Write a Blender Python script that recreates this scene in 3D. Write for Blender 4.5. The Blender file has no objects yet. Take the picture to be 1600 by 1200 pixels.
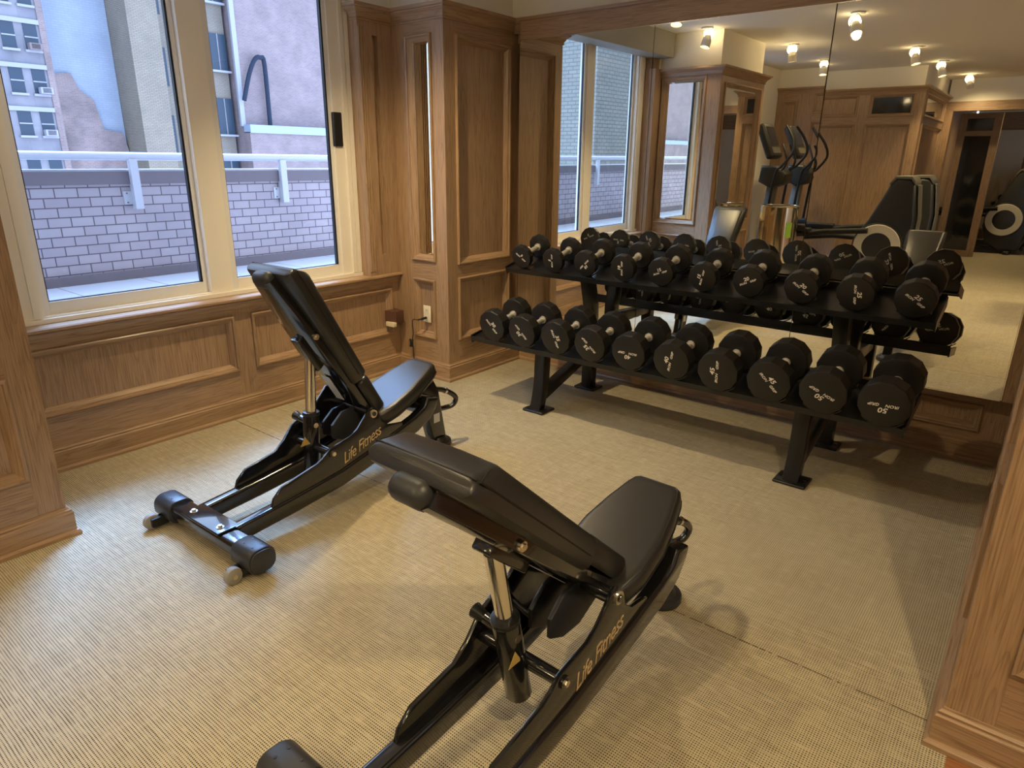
import bpy, bmesh, math, random
from mathutils import Vector, Matrix
random.seed(7)
S = bpy.context.scene
COL = S.collection
PI = math.pi
R_ = math.radians

# ------------------------------------------------------------------ camera
cam_d = bpy.data.cameras.new('camera'); cam = bpy.data.objects.new('camera', cam_d); COL.objects.link(cam)
cam_d.sensor_width = 36; cam_d.lens = 23.625; cam_d.clip_start = .05; cam_d.clip_end = 200
rt, up, fw = Vector((.78379, .62094, .00999)), Vector((-.20391, .24212, .94858)), Vector((-.58659, .74553, -.31639))
m = Matrix((rt, up, -fw)).transposed().to_4x4(); m.translation = (0, 0, 1.5)
cam.matrix_world = m
S.camera = cam

# ------------------------------------------------------------------ look
S.view_settings.view_transform = 'Standard'; S.view_settings.look = 'None'
S.view_settings.exposure = -0.34; S.view_settings.gamma = 1; S.view_settings.use_curve_mapping = False
S.cycles.use_denoising = True
S.cycles.max_bounces = 10; S.cycles.diffuse_bounces = 5; S.cycles.glossy_bounces = 6
S.cycles.transparent_max_bounces = 16; S.cycles.transmission_bounces = 8
S.cycles.sample_clamp_indirect = 6; S.cycles.caustics_reflective = True; S.cycles.blur_glossy = .3

# ------------------------------------------------------------------ sky (overcast blue hour)
W = bpy.data.worlds.new('world'); S.world = W; W.use_nodes = True
nt = W.node_tree; bg = nt.nodes['Background']
tc = nt.nodes.new('ShaderNodeTexCoord'); sx = nt.nodes.new('ShaderNodeSeparateXYZ'); cr = nt.nodes.new('ShaderNodeValToRGB')
nt.links.new(tc.outputs['Generated'], sx.inputs[0]); nt.links.new(sx.outputs['Z'], cr.inputs[0]); nt.links.new(cr.outputs[0], bg.inputs[0])
cr.color_ramp.elements[0].position = .0; cr.color_ramp.elements[0].color = (.60, .72, .98, 1)
cr.color_ramp.elements[1].position = .7; cr.color_ramp.elements[1].color = (.52, .70, 1.0, 1)
bg.inputs[1].default_value = 6.4
# broad bright patch of the overcast sky, high over the street
sun_d = bpy.data.lights.new('sky_glow', 'SUN'); sun_d.energy = 13.0; sun_d.angle = math.radians(20); sun_d.color = (.26, .50, 1.0)
sun = bpy.data.objects.new('sky_glow', sun_d); COL.objects.link(sun)
sun.rotation_euler = Vector((.514, -.386, -.766)).to_track_quat('-Z', 'Y').to_euler()

# ------------------------------------------------------------------ lamp positions (ceiling 2.73)
CEIL = 2.73
WARM = (1.0, .775, .43)
# x, y, aim x, aim y, power, lit
LAMPS = [(-2.80, 2.20, -2.65, 2.75, 215, 1), (-1.70, 1.00, -1.05, 1.9, 74, 1), (-3.10, .92, -3.35, 1.4, 14, 1),
         (-1.60, -1.31, -1.1, -1.1, 150, 1), (-1.52, -2.70, -1.0, -2.5, 110, 1), (-1.39, -4.45, -1.0, -5.6, 50, 1),
         (-2.85, -2.23, -2.7, -1.9, 80, 1), (-2.76, -.66, -2.55, -.9, 34, 1), (.50, .35, -.45, 1.25, 150, 1)]  # last lamp is added out of view to light the foreground floor

# ------------------------------------------------------------------ materials
def mat(name):
    m = bpy.data.materials.new(name); m.use_nodes = True
    return m, m.node_tree, m.node_tree.nodes['Principled BSDF']
def simple(name, col, rough=.5, metal=0, spec=.5, coat=0, emit=None, es=0):
    m, t, b = mat(name)
    b.inputs['Base Color'].default_value = (*col, 1); b.inputs['Roughness'].default_value = rough
    b.inputs['Metallic'].default_value = metal; b.inputs['Specular IOR Level'].default_value = spec
    b.inputs['Coat Weight'].default_value = coat
    if emit: b.inputs['Emission Color'].default_value = (*emit, 1); b.inputs['Emission Strength'].default_value = es
    return m
def N(t, typ, **kw):
    n = t.nodes.new(typ)
    for k, v in kw.items(): setattr(n, k, v)
    return n
def ramp(t, stops):
    r = t.nodes.new('ShaderNodeValToRGB'); e = r.color_ramp.elements
    while len(e) < len(stops): e.new(.5)
    for i, (p, c) in enumerate(stops): e[i].position = p; e[i].color = (*c, 1)
    return r
def math_(t, op, a, b=None, c=None):
    n = t.nodes.new('ShaderNodeMath'); n.operation = op
    for i, v in enumerate((a, b, c)):
        if v is None: continue
        if isinstance(v, (int, float)): n.inputs[i].default_value = v
        else: t.links.new(v, n.inputs[i])
    return n.outputs[0]
def oak(name, axis, light=(.43, .280, .165), dark=(.19, .115, .064), rough=.42):
    m, t, b = mat(name)
    tc = N(t, 'ShaderNodeTexCoord'); mp = N(t, 'ShaderNodeMapping')
    sc = [14, 14, 14]; sc[axis] = .9
    mp.inputs['Scale'].default_value = sc
    t.links.new(tc.outputs['Object'], mp.inputs[0])
    n1 = N(t, 'ShaderNodeTexNoise'); n1.inputs['Scale'].default_value = 1.0; n1.inputs['Detail'].default_value = 3; n1.inputs['Distortion'].default_value = .7
    t.links.new(mp.outputs[0], n1.inputs[0])
    # cathedral rings from banded noise
    rings = math_(t, 'FRACT', math_(t, 'MULTIPLY', n1.outputs[0], 9.0))
    r1 = ramp(t, [(0, dark), (.25, tuple(.75*l+.25*d for l, d in zip(light, dark))), (.8, light), (1, tuple(.6*l+.4*d for l, d in zip(light, dark)))])
    t.links.new(rings, r1.inputs[0])
    mp2 = N(t, 'ShaderNodeMapping'); s2 = [230, 230, 230]; s2[axis] = 7; mp2.inputs['Scale'].default_value = s2
    t.links.new(tc.outputs['Object'], mp2.inputs[0])
    n2 = N(t, 'ShaderNodeTexNoise'); n2.inputs['Scale'].default_value = 1; n2.inputs['Detail'].default_value = 2
    t.links.new(mp2.outputs[0], n2.inputs[0])
    r2 = ramp(t, [(.35, (.55, .50, .45)), (.55, (1, 1, 1))]); t.links.new(n2.outputs[0], r2.inputs[0])
    n3 = N(t, 'ShaderNodeTexNoise'); n3.inputs['Scale'].default_value = 1.6; t.links.new(tc.outputs['Object'], n3.inputs[0])
    mx0 = N(t, 'ShaderNodeMix', data_type='RGBA'); mx0.inputs[0].default_value = .46
    mx0.inputs[6].default_value = (*light, 1); t.links.new(r1.outputs[0], mx0.inputs[7])
    mx = N(t, 'ShaderNodeMix', data_type='RGBA', blend_type='MULTIPLY'); mx.inputs[0].default_value = .55
    t.links.new(mx0.outputs[2], mx.inputs[6]); t.links.new(r2.outputs[0], mx.inputs[7])
    mx2 = N(t, 'ShaderNodeMix', data_type='RGBA', blend_type='MULTIPLY'); mx2.inputs[0].default_value = .35
    r3 = ramp(t, [(.3, (.72, .70, .68)), (.7, (1, 1, 1))]); t.links.new(n3.outputs[0], r3.inputs[0])
    t.links.new(mx.outputs[2], mx2.inputs[6]); t.links.new(r3.outputs[0], mx2.inputs[7])
    t.links.new(mx2.outputs[2], b.inputs['Base Color'])
    b.inputs['Roughness'].default_value = rough; b.inputs['Specular IOR Level'].default_value = .35
    b.inputs['Coat Weight'].default_value = .35; b.inputs['Coat Roughness'].default_value = .22
    bp = N(t, 'ShaderNodeBump'); bp.inputs['Strength'].default_value = .12; bp.inputs['Distance'].default_value = .001
    t.links.new(n2.outputs[0], bp.inputs['Height']); t.links.new(bp.outputs[0], b.inputs['Normal'])
    return m
OX, OY, OZ = oak('oak_grain_x', 0), oak('oak_grain_y', 1), oak('oak_grain_z', 2)

def brickmat(name, c1, c2, mortar, bw, bh, ms, plane='yz', rough=.9, stain=None, noise=.35):
    m, t, b = mat(name)
    tc = N(t, 'ShaderNodeTexCoord'); sp = N(t, 'ShaderNodeSeparateXYZ'); cb = N(t, 'ShaderNodeCombineXYZ')
    t.links.new(tc.outputs['Object'], sp.inputs[0])
    t.links.new(math_(t, 'ADD', sp.outputs[0], sp.outputs[1]), cb.inputs[0]); t.links.new(sp.outputs[{'x': 0, 'y': 1, 'z': 2}[plane[1]]], cb.inputs[1])
    br = N(t, 'ShaderNodeTexBrick'); br.inputs['Scale'].default_value = 1; br.inputs['Brick Width'].default_value = bw
    br.inputs['Row Height'].default_value = bh; br.inputs['Mortar Size'].default_value = ms; br.inputs['Mortar Smooth'].default_value = .2
    br.inputs['Color1'].default_value = (*c1, 1); br.inputs['Color2'].default_value = (*c2, 1); br.inputs['Mortar'].default_value = (*mortar, 1)
    t.links.new(cb.outputs[0], br.inputs[0])
    n = N(t, 'ShaderNodeTexNoise'); n.inputs['Scale'].default_value = 2.2; n.inputs['Detail'].default_value = 6; t.links.new(tc.outputs['Object'], n.inputs[0])
    r = ramp(t, [(.3, (.6, .6, .62)), (.7, (1.15, 1.12, 1.1))]); t.links.new(n.outputs[0], r.inputs[0])
    mx = N(t, 'ShaderNodeMix', data_type='RGBA', blend_type='MULTIPLY'); mx.inputs[0].default_value = noise
    t.links.new(br.outputs[0], mx.inputs[6]); t.links.new(r.outputs[0], mx.inputs[7])
    t.links.new(mx.outputs[2], b.inputs['Base Color']); b.inputs['Roughness'].default_value = rough
    b.inputs['Specular IOR Level'].default_value = .2
    return m

def carpet_mat():
    m, t, b = mat('woven_carpet')
    tc = N(t, 'ShaderNodeTexCoord'); sp = N(t, 'ShaderNodeSeparateXYZ'); t.links.new(tc.outputs['Object'], sp.inputs[0])
    X, Y = sp.outputs[0], sp.outputs[1]
    nz = N(t, 'ShaderNodeTexNoise'); nz.inputs['Scale'].default_value = 6; t.links.new(tc.outputs['Object'], nz.inputs[0])
    wob = math_(t, 'MULTIPLY', nz.outputs[0], .004)
    fx = math_(t, 'SINE', math_(t, 'MULTIPLY', math_(t, 'ADD', X, wob), 2*PI/.0074))
    fy = math_(t, 'SINE', math_(t, 'MULTIPLY', math_(t, 'ADD', Y, wob), 2*PI/.0082))
    hx = math_(t, 'MULTIPLY_ADD', fx, .5, .5); hy = math_(t, 'MULTIPLY_ADD', fy, .5, .5)
    dot = math_(t, 'MULTIPLY', math_(t, 'POWER', hx, .8), math_(t, 'POWER', hy, 1.7))
    # yarn to yarn variation, long streaks along each direction
    def streak(sc, k):
        mp = N(t, 'ShaderNodeMapping'); mp.inputs['Scale'].default_value = sc; t.links.new(tc.outputs['Object'], mp.inputs[0])
        n = N(t, 'ShaderNodeTexNoise'); n.inputs['Scale'].default_value = 1; n.inputs['Detail'].default_value = 2
        t.links.new(mp.outputs[0], n.inputs[0]); return n.outputs[0]
    s1 = streak((1.6, 95, 1), 1); s2 = streak((70, 3.0, 1), 1); s3 = streak((3, 3, 1), 1); s4 = streak((14, 110, 1), 1); s5 = streak((30, 18, 1), 1)
    r = ramp(t, [(.16, (.50, .435, .30)), (.40, (.33, .277, .185)), (.70, (.032, .024, .016))])
    depth = math_(t, 'MULTIPLY', dot, math_(t, 'MULTIPLY_ADD', s4, 2.2, math_(t, 'MULTIPLY_ADD', s5, .9, -.55)))
    t.links.new(depth, r.inputs[0])
    var = math_(t, 'ADD', math_(t, 'MULTIPLY', s1, .55), math_(t, 'MULTIPLY_ADD', s2, .35, math_(t, 'MULTIPLY', s3, .35)))
    rv = ramp(t, [(.42, (.84, .82, .79)), (.62, (1, 1, 1)), (.85, (1.08, 1.08, 1.07))]); t.links.new(var, rv.inputs[0])
    mx = N(t, 'ShaderNodeMix', data_type='RGBA', blend_type='MULTIPLY'); mx.inputs[0].default_value = 1
    t.links.new(r.outputs[0], mx.inputs[6]); t.links.new(rv.outputs[0], mx.inputs[7])
    # seam between the two carpet widths
    seam = math_(t, 'LESS_THAN', math_(t, 'ABSOLUTE', math_(t, 'ADD', math_(t, 'SUBTRACT', Y, 1.925), math_(t, 'MULTIPLY', math_(t, 'SUBTRACT', nz.outputs[0], .5), .012))), .0026)
    nz2 = N(t, 'ShaderNodeTexNoise'); nz2.inputs['Scale'].default_value = 60; t.links.new(tc.outputs['Object'], nz2.inputs[0])
    seam = math_(t, 'MULTIPLY', seam, math_(t, 'GREATER_THAN', nz2.outputs[0], .40))
    mx2 = N(t, 'ShaderNodeMix', data_type='RGBA'); t.links.new(math_(t, 'MULTIPLY', seam, .9), mx2.inputs[0])
    t.links.new(mx.outputs[2], mx2.inputs[6]); mx2.inputs[7].default_value = (.10, .07, .04, 1)
    t.links.new(mx2.outputs[2], b.inputs['Base Color']); b.inputs['Roughness'].default_value = .85
    b.inputs['Specular IOR Level'].default_value = .25
    bp = N(t, 'ShaderNodeBump'); bp.inputs['Strength'].default_value = .25; bp.inputs['Distance'].default_value = .002; bp.invert = True
    t.links.new(dot, bp.inputs['Height']); t.links.new(bp.outputs[0], b.inputs['Normal'])
    return m
CARPET = carpet_mat()

def plaster(name, col, rough=.8):
    m, t, b = mat(name)
    tc = N(t, 'ShaderNodeTexCoord'); n = N(t, 'ShaderNodeTexNoise'); n.inputs['Scale'].default_value = 60; t.links.new(tc.outputs['Object'], n.inputs[0])
    bp = N(t, 'ShaderNodeBump'); bp.inputs['Strength'].default_value = .05; t.links.new(n.outputs[0], bp.inputs['Height']); t.links.new(bp.outputs[0], b.inputs['Normal'])
    b.inputs['Base Color'].default_value = (*col, 1); b.inputs['Roughness'].default_value = rough
    b.inputs['Specular IOR Level'].default_value = .25
    return m
PLASTER = plaster('cream_plaster', (.86, .81, .68)); CEILM = plaster('ceiling_paint', (.88, .85, .76))
FRAME = simple('cream_window_frame', (.86, .81, .71), .4); FRAMEW = simple('white_sash', (.80, .78, .74), .35)
GASKET = simple('black_gasket', (.012, .012, .014), .4)
SHADE = simple('grey_shade_cassette', (.30, .28, .23), .6)
def glassmat():
    m, t, b = mat('window_glass'); t.nodes.remove(b)
    o = t.nodes['Material Output']; tr = N(t, 'ShaderNodeBsdfTransparent'); gl = N(t, 'ShaderNodeBsdfGlossy'); gl.inputs['Roughness'].default_value = .0
    fr = N(t, 'ShaderNodeFresnel'); fr.inputs[0].default_value = 1.45; mx = N(t, 'ShaderNodeMixShader')
    tr.inputs[0].default_value = (.95, .97, 1, 1); gl.inputs[0].default_value = (.9, .9, .9, 1)
    ge = N(t, 'ShaderNodeNewGeometry'); t.links.new(math_(t, 'MULTIPLY', fr.outputs[0], math_(t, 'SUBTRACT', 1.0, ge.outputs['Backfacing'])), mx.inputs[0]); t.links.new(tr.outputs[0], mx.inputs[1]); t.links.new(gl.outputs[0], mx.inputs[2]); t.links.new(mx.outputs[0], o.inputs[0])
    return m
GLASS = glassmat()
MIRROR = simple('mirror_silver', (.88, .87, .80), 0, 1)
BLACKM = simple('black_powder_steel', (.008, .008, .009), .32, 0, .5, .1)
BLACKG = simple('black_gloss_steel', (.008, .008, .009), .16, 0, .6, .6)
PLASTIC = simple('charcoal_plastic', (.030, .031, .034), .42, 0, .5)
CHROME = simple('chrome', (.85, .80, .72), .12, 1)
STEEL = simple('bolt_steel', (.75, .68, .55), .3, 1)
RUBBER = simple('grey_wheel_rubber', (.30, .28, .24), .6)
def vinylmat():
    m, t, b = mat('black_vinyl')
    tc = N(t, 'ShaderNodeTexCoord'); v = N(t, 'ShaderNodeTexVoronoi'); v.inputs['Scale'].default_value = 380; t.links.new(tc.outputs['Object'], v.inputs[0])
    bp = N(t, 'ShaderNodeBump'); bp.inputs['Strength'].default_value = .16; bp.inputs['Distance'].default_value = .001
    t.links.new(v.outputs[0], bp.inputs['Height']); t.links.new(bp.outputs[0], b.inputs['Normal'])
    b.inputs['Base Color'].default_value = (.022, .021, .020, 1); b.inputs['Roughness'].default_value = .36; b.inputs['Specular IOR Level'].default_value = .6
    return m
VINYL = vinylmat()
SEAM = simple('seam_thread', (.006, .006, .006), .7)
URETH = simple('black_urethane', (.010, .009, .008), .42, 0, .5)
LETTER = simple('pale_lettering', (.80, .74, .64), .5)
GOLD = simple('gold_lettering', (.62, .45, .24), .45)
KNURL = simple('handle_steel', (.72, .68, .60), .3, .6)
WHITEL = simple('white_lamp_metal', (.85, .82, .74), .35)
BULB = simple('lamp_bulb', (1, .9, .7), .3, emit=(1, .80, .50), es=5)

# ------------------------------------------------------------------ mesh builder
class MB:
    def __init__(s): s.v = []; s.f = []; s.m = []; s.mats = []
    def mi(s, mt):
        if mt not in s.mats: s.mats.append(mt)
        return s.mats.index(mt)
    def add(s, vs, fs, mt):
        o = len(s.v); s.v += [tuple(v) for v in vs]; k = s.mi(mt)
        for f in fs: s.f.append(tuple(i+o for i in f)); s.m.append(k)
    def box(s, a, b, mt, M=None):
        (x0, y0, z0), (x1, y1, z1) = a, b
        x0, x1 = min(x0, x1), max(x0, x1); y0, y1 = min(y0, y1), max(y0, y1); z0, z1 = min(z0, z1), max(z0, z1)
        vs = [(x0,y0,z0),(x1,y0,z0),(x1,y1,z0),(x0,y1,z0),(x0,y0,z1),(x1,y0,z1),(x1,y1,z1),(x0,y1,z1)]
        if M: vs = [M @ Vector(v) for v in vs]
        s.add(vs, [(0,3,2,1),(4,5,6,7),(0,1,5,4),(1,2,6,5),(2,3,7,6),(3,0,4,7)], mt)
    def rbox(s, a, b, r, mt, M=None, seg=3, yscale=None):
        """rounded box"""
        bm = bmesh.new(); bmesh.ops.create_cube(bm, size=1)
        c = [(a[i]+b[i])/2 for i in range(3)]; d = [abs(b[i]-a[i]) for i in range(3)]
        for v in bm.verts: v.co = Vector((c[i]+v.co[i]*d[i] for i in range(3)))
        bmesh.ops.bevel(bm, geom=bm.edges[:], offset=min(r, min(d)*.49), segments=seg, profile=.5, affect='EDGES')
        s.frombm(bm, mt, M)
    def frombm(s, bm, mt, M=None):
        bmesh.ops.recalc_face_normals(bm, faces=bm.faces[:])
        bm.verts.index_update()
        vs = [(M @ v.co if M else v.co.copy()) for v in bm.verts]
        fs = [[v.index for v in f.verts] for f in bm.faces]; bm.free(); s.add(vs, fs, mt)
    def prism(s, poly, axis, d0, d1, mt, M=None, bev=0, seg=2):
        """polygon in the two other axes, extruded along axis"""
        bm = bmesh.new()
        def P(a, b, d):
            return {'x': (d, a, b), 'y': (a, d, b), 'z': (a, b, d)}[axis]
        A = [bm.verts.new(P(*p, d0)) for p in poly]; B = [bm.verts.new(P(*p, d1)) for p in poly]
        bm.faces.new(A); bm.faces.new(B[::-1]); n = len(poly)
        for i in range(n): bm.faces.new((A[i], B[i], B[(i+1) % n], A[(i+1) % n]))
        bmesh.ops.recalc_face_normals(bm, faces=bm.faces[:])
        if bev:
            es = [e for e in bm.edges if (e.verts[0] in A) == (e.verts[1] in A)]
            bmesh.ops.bevel(bm, geom=es, offset=bev, segments=seg, profile=.5, affect='EDGES')
        s.frombm(bm, mt, M)
    def cyl(s, p, q, r, mt, n=20, r2=None, cap=True, bev=0):
        p, q = Vector(p), Vector(q); d = (q-p).normalized(); L = (q-p).length
        u = d.orthogonal().normalized(); w = d.cross(u); r2 = r if r2 is None else r2
        prof = [(0, r), (L, r2)]
        if bev: prof = [(0, r-bev), (bev*.3, r-bev*.3), (bev, r), (L-bev, r2), (L-bev*.3, r2-bev*.3), (L, r2-bev)]
        vs = []; fs = []
        for (t, rr) in prof:
            for i in range(n): a = 2*PI*i/n; vs.append(p+d*t+(u*math.cos(a)+w*math.sin(a))*rr)
        for k in range(len(prof)-1):
            for i in range(n): j = (i+1) % n; fs.append((k*n+i, k*n+j, (k+1)*n+j, (k+1)*n+i))
        if cap: fs.append(tuple(range(n))[::-1]); fs.append(tuple(range((len(prof)-1)*n, len(prof)*n)))
        s.add(vs, fs, mt)
    def tube(s, pts, r, mt, n=12, smooth=6, closed=False):
        pts = [Vector(p) for p in pts]
        if smooth and len(pts) > 2:
            out = []; L = len(pts)
            for i in range(L-1):
                p0, p1, p2, p3 = pts[max(i-1, 0)], pts[i], pts[i+1], pts[min(i+2, L-1)]
                for k in range(smooth):
                    t = k/smooth
                    out.append(.5*((2*p1)+(-p0+p2)*t+(2*p0-5*p1+4*p2-p3)*t*t+(-p0+3*p1-3*p2+p3)*t*t*t))
            out.append(pts[-1]); pts = out
        rs = r if isinstance(r, (list, tuple)) else [r]*len(pts)
        if len(rs) != len(pts): rs = [rs[0]+(rs[-1]-rs[0])*i/(len(pts)-1) for i in range(len(pts))]
        vs = []; fs = []; u = None
        for i, p in enumerate(pts):
            d = (pts[min(i+1, len(pts)-1)]-pts[max(i-1, 0)]).normalized()
            if u is None: u = d.orthogonal().normalized()
            u = (u-d*u.dot(d)).normalized(); w = d.cross(u)
            for k in range(n): a = 2*PI*k/n; vs.append(p+(u*math.cos(a)+w*math.sin(a))*rs[i])
        for i in range(len(pts)-1):
            for k in range(n): j = (k+1) % n; fs.append((i*n+k, i*n+j, (i+1)*n+j, (i+1)*n+k))
        fs.append(tuple(range(n))[::-1]); fs.append(tuple(range((len(pts)-1)*n, len(pts)*n)))
        s.add(vs, fs, mt)
    def build(s, name, parent=None, smooth=True, loc=None, ang=32):
        me = bpy.data.meshes.new(name); me.from_pydata(s.v, [], s.f)
        for mt in s.mats: me.materials.append(mt)
        me.polygons.foreach_set('material_index', s.m)
        me.update(); 
        bm = bmesh.new(); bm.from_mesh(me); bmesh.ops.recalc_face_normals(bm, faces=bm.faces[:]); bm.to_mesh(me); bm.free()
        if smooth:
            me.polygons.foreach_set('use_smooth', [True]*len(me.polygons))
            me.set_sharp_from_angle(angle=R_(ang))
        o = bpy.data.objects.new(name, me); COL.objects.link(o)
        if parent: o.parent = parent
        if loc: o.location = loc
        return o

def struct(o): o['kind'] = 'structure'; return o
def tag(o, label, cat, group=None):
    o['label'] = label; o['category'] = cat
    if group: o['group'] = group
    return o
def empty(name, loc=(0, 0, 0), rz=0):
    o = bpy.data.objects.new(name, None); COL.objects.link(o); o.location = loc; o.rotation_euler = (0, 0, rz); o.empty_display_size = .1
    return o
def text_mesh(txt, size, mt, name, parent, M, shear=.0, ext=.0006, bold=.0, sx=1.0, space=1.0):
    cu = bpy.data.curves.new(name, 'FONT'); cu.body = txt; cu.size = size; cu.extrude = ext; cu.shear = shear; cu.offset = bold
    cu.align_x = 'CENTER'; cu.align_y = 'CENTER'; cu.space_character = space; cu.resolution_u = 3
    tmp = bpy.data.objects.new('tmp', cu); COL.objects.link(tmp)
    bpy.context.view_layer.update()
    me = bpy.data.meshes.new_from_object(tmp.evaluated_get(bpy.context.evaluated_depsgraph_get()))
    bpy.data.objects.remove(tmp)
    me.materials.clear(); me.materials.append(mt)
    me.transform(M @ Matrix.Diagonal((sx, 1, 1, 1)))
    o = bpy.data.objects.new(name, me); COL.objects.link(o); o.parent = parent
    return o

# ------------------------------------------------------------------ panelling helpers
def plane_map(ax, v, sign):
    """face whose normal is sign*axis; coordinates (a, z, out)"""
    if ax == 'x': return lambda a, z, h: (v+sign*h, a, z)
    return lambda a, z, h: (a, v+sign*h, z)
def moulding(mb, P, a0, a1, z0, z1, prof, mh, mv):
    """mitred frame, prof = list of (inset, height)"""
    rings = []
    for d, h in prof: rings.append([P(a0+d, z0+d, h), P(a1-d, z0+d, h), P(a1-d, z1-d, h), P(a0+d, z1-d, h)])
    for i in range(len(rings)-1):
        A, B = rings[i], rings[i+1]
        for k in range(4):
            j = (k+1) % 4
            mb.add([A[k], A[j], B[j], B[k]], [(0, 1, 2, 3)], mh if k in (0, 2) else mv)
PROF = [(0, -.001), (.0, .012), (.006, .017), (.014, .015), (.017, .004), (.024, .001), (.034, -.010), (.042, -.020), (.043, -.024)]
def panel_face(mb, P, a0, a1, z0, z1, panels, mh, mv, fills=None, rail=None):
    """wall face a0..a1, z0..z1 with sunk panels (pa0,pa1,pz0,pz1,fill or None)."""
    As = sorted({a0, a1} | {p[0] for p in panels} | {p[1] for p in panels}); Zs = sorted({z0, z1} | {p[2] for p in panels} | {p[3] for p in panels})
    for i in range(len(As)-1):
        for k in range(len(Zs)-1):
            ca, cz = (As[i]+As[i+1])/2, (Zs[k]+Zs[k+1])/2
            if any(p[0] < ca < p[1] and p[2] < cz < p[3] for p in panels): continue
            incol = any(p[0] < ca < p[1] for p in panels)
            mb.add([P(As[i], Zs[k], 0), P(As[i+1], Zs[k], 0), P(As[i+1], Zs[k+1], 0), P(As[i], Zs[k+1], 0)], [(0, 1, 2, 3)], mh if incol else mv)
    for p in panels:
        moulding(mb, P, *p[:4], PROF, mh, mv)
        d = PROF[-1][0]; h = PROF[-1][1]
        mb.add([P(p[0]+d, p[2]+d, h), P(p[1]-d, p[2]+d, h), P(p[1]-d, p[3]-d, h), P(p[0]+d, p[3]-d, h)], [(0, 1, 2, 3)], p[4] if len(p) > 4 and p[4] else mv)
def sweep(mb, path, prof, z=0, close=False, mats=None, right=True):
    """profile (out, z) swept along a plan polyline; out is to the right of travel"""
    pts = [Vector(p) for p in path]; n = len(pts); offs = []
    for i in range(n):
        d1 = (pts[i]-pts[i-1]).normalized() if i > 0 else None; d2 = (pts[i+1]-pts[i]).normalized() if i < n-1 else None
        if d1 is None: d1 = d2
        if d2 is None: d2 = d1
        n1 = Vector((d1.y, -d1.x)); n2 = Vector((d2.y, -d2.x)); b = n1+n2
        offs.append(b/(b.dot(n1)) if b.length > 1e-6 else n1)
    for i in range(n-1):
        d = pts[i+1]-pts[i]; mt = (OX if abs(d.x) > abs(d.y) else OY) if mats is None else mats
        A = [(pts[i]+offs[i]*o) for o, _ in prof]; B = [(pts[i+1]+offs[i+1]*o) for o, _ in prof]
        for k in range(len(prof)-1):
            mb.add([(*A[k], z+prof[k][1]), (*B[k], z+prof[k][1]), (*B[k+1], z+prof[k+1][1]), (*A[k+1], z+prof[k+1][1])], [(0, 1, 2, 3)], mt)
        for e, PT in ((0, A), (1, B)):
            if (i == 0 and e == 0) or (i == n-2 and e == 1):
                mb.add([(*q, z+prof[k][1]) for k, q in enumerate(PT)], [tuple(range(len(prof)))], mt)
BASEP = [(0, .0), (.030, 0), (.030, .014), (.024, .022), (.018, .024), (.018, .100), (.013, .106), (.014, .114), (.006, .120), (.004, .126), (0, .126)]
CROWNP = [(0, -.085), (.008, -.085), (.010, -.077), (.005, -.073), (.010, -.064), (.024, -.042), (.044, -.028), (.046, -.021), (.060, -.018), (.064, 0), (0, 0)]

MY = 4.10        # base of the mirror wall
MZ = 3.955       # mirror plane, standing proud of the base
WX = -3.66       # window wall face
AX, AY = -3.16, 3.30
BX, BY0, BY1 = -2.96, -.44, .80
CY = -2.99       # closet front
CX0, CX1 = WX, -1.70
WT = 2.395       # top of woodwork

# ================================================================== STRUCTURE
b = MB(); b.add([(WX-.2, -9.6, 0), (.06, -9.6, 0), (.06, MY+.1, 0), (WX-.2, MY+.1, 0)], [(0, 1, 2, 3)], CARPET); b.box((WX-.2, -9.6, -.1), (.06, MY+.1, -.004), CARPET); struct(b.build('floor', smooth=False))
HW = oak('hardwood_floor', 0, (.36, .15, .06), (.16, .06, .025), .3)
b = MB(); b.box((.06, -9.6, -.1), (4.0, MY+.1, -.001), HW); struct(b.build('floor_hardwood', smooth=False))
b = MB(); b.box((WX-.2, -9.6, CEIL), (4.0, MY+.1, CEIL+.1), CEILM)
struct(b.build('ceiling', smooth=False))

# mirror wall
b = MB()
P = plane_map('y', MY, -1)
panel_face(b, P, AX, .03, 0, .357, [(-3.10, -1.66, .165, .315), (-1.56, -.10, .165, .315)], OX, OZ)
b.box((AX-.6, MY+.03, 0), (.2, MY+.1, .40), OX)
P = plane_map('y', MZ, -1); HB, HT = .392, 2.258
panel_face(b, P, -3.071, .03, HT, WT, [], OX, OX)
b.add([P(-.038, HB, 0), P(.03, HB, 0), P(.03, HT, 0), P(-.038, HT, 0)], [(0, 1, 2, 3)], OZ)
b.box((-3.071, MZ+.012, HB), (.03, MY+.1, WT), OZ); b.box((AX, MY, .38), (-3.0, MY+.1, WT), OZ); b.box((AX, 4.045, HT), (-3.071, MY, WT), OX)
struct(b.build('wall_mirror_side', smooth=False))
b = MB(); b.box((AX-.6, MY-.08, WT-.01), (4, MY+.1, CEIL), PLASTER); struct(b.build('wall_mirror_side_plaster', smooth=False))
# thin bead round the mirrors
b = MB()
for a, c in (((-3.07, HB), (-.036, HB+.005)), ((-3.07, HT-.005), (-.036, HT)), ((-.041, HB), (-.036, HT)), ((-3.07, HB), (-3.066, HT))):
    b.box((a[0], MZ-.006, a[1]), (c[0], MZ+.004, c[1]), CHROME)
struct(b.build('trim_mirror', smooth=False))

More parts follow.
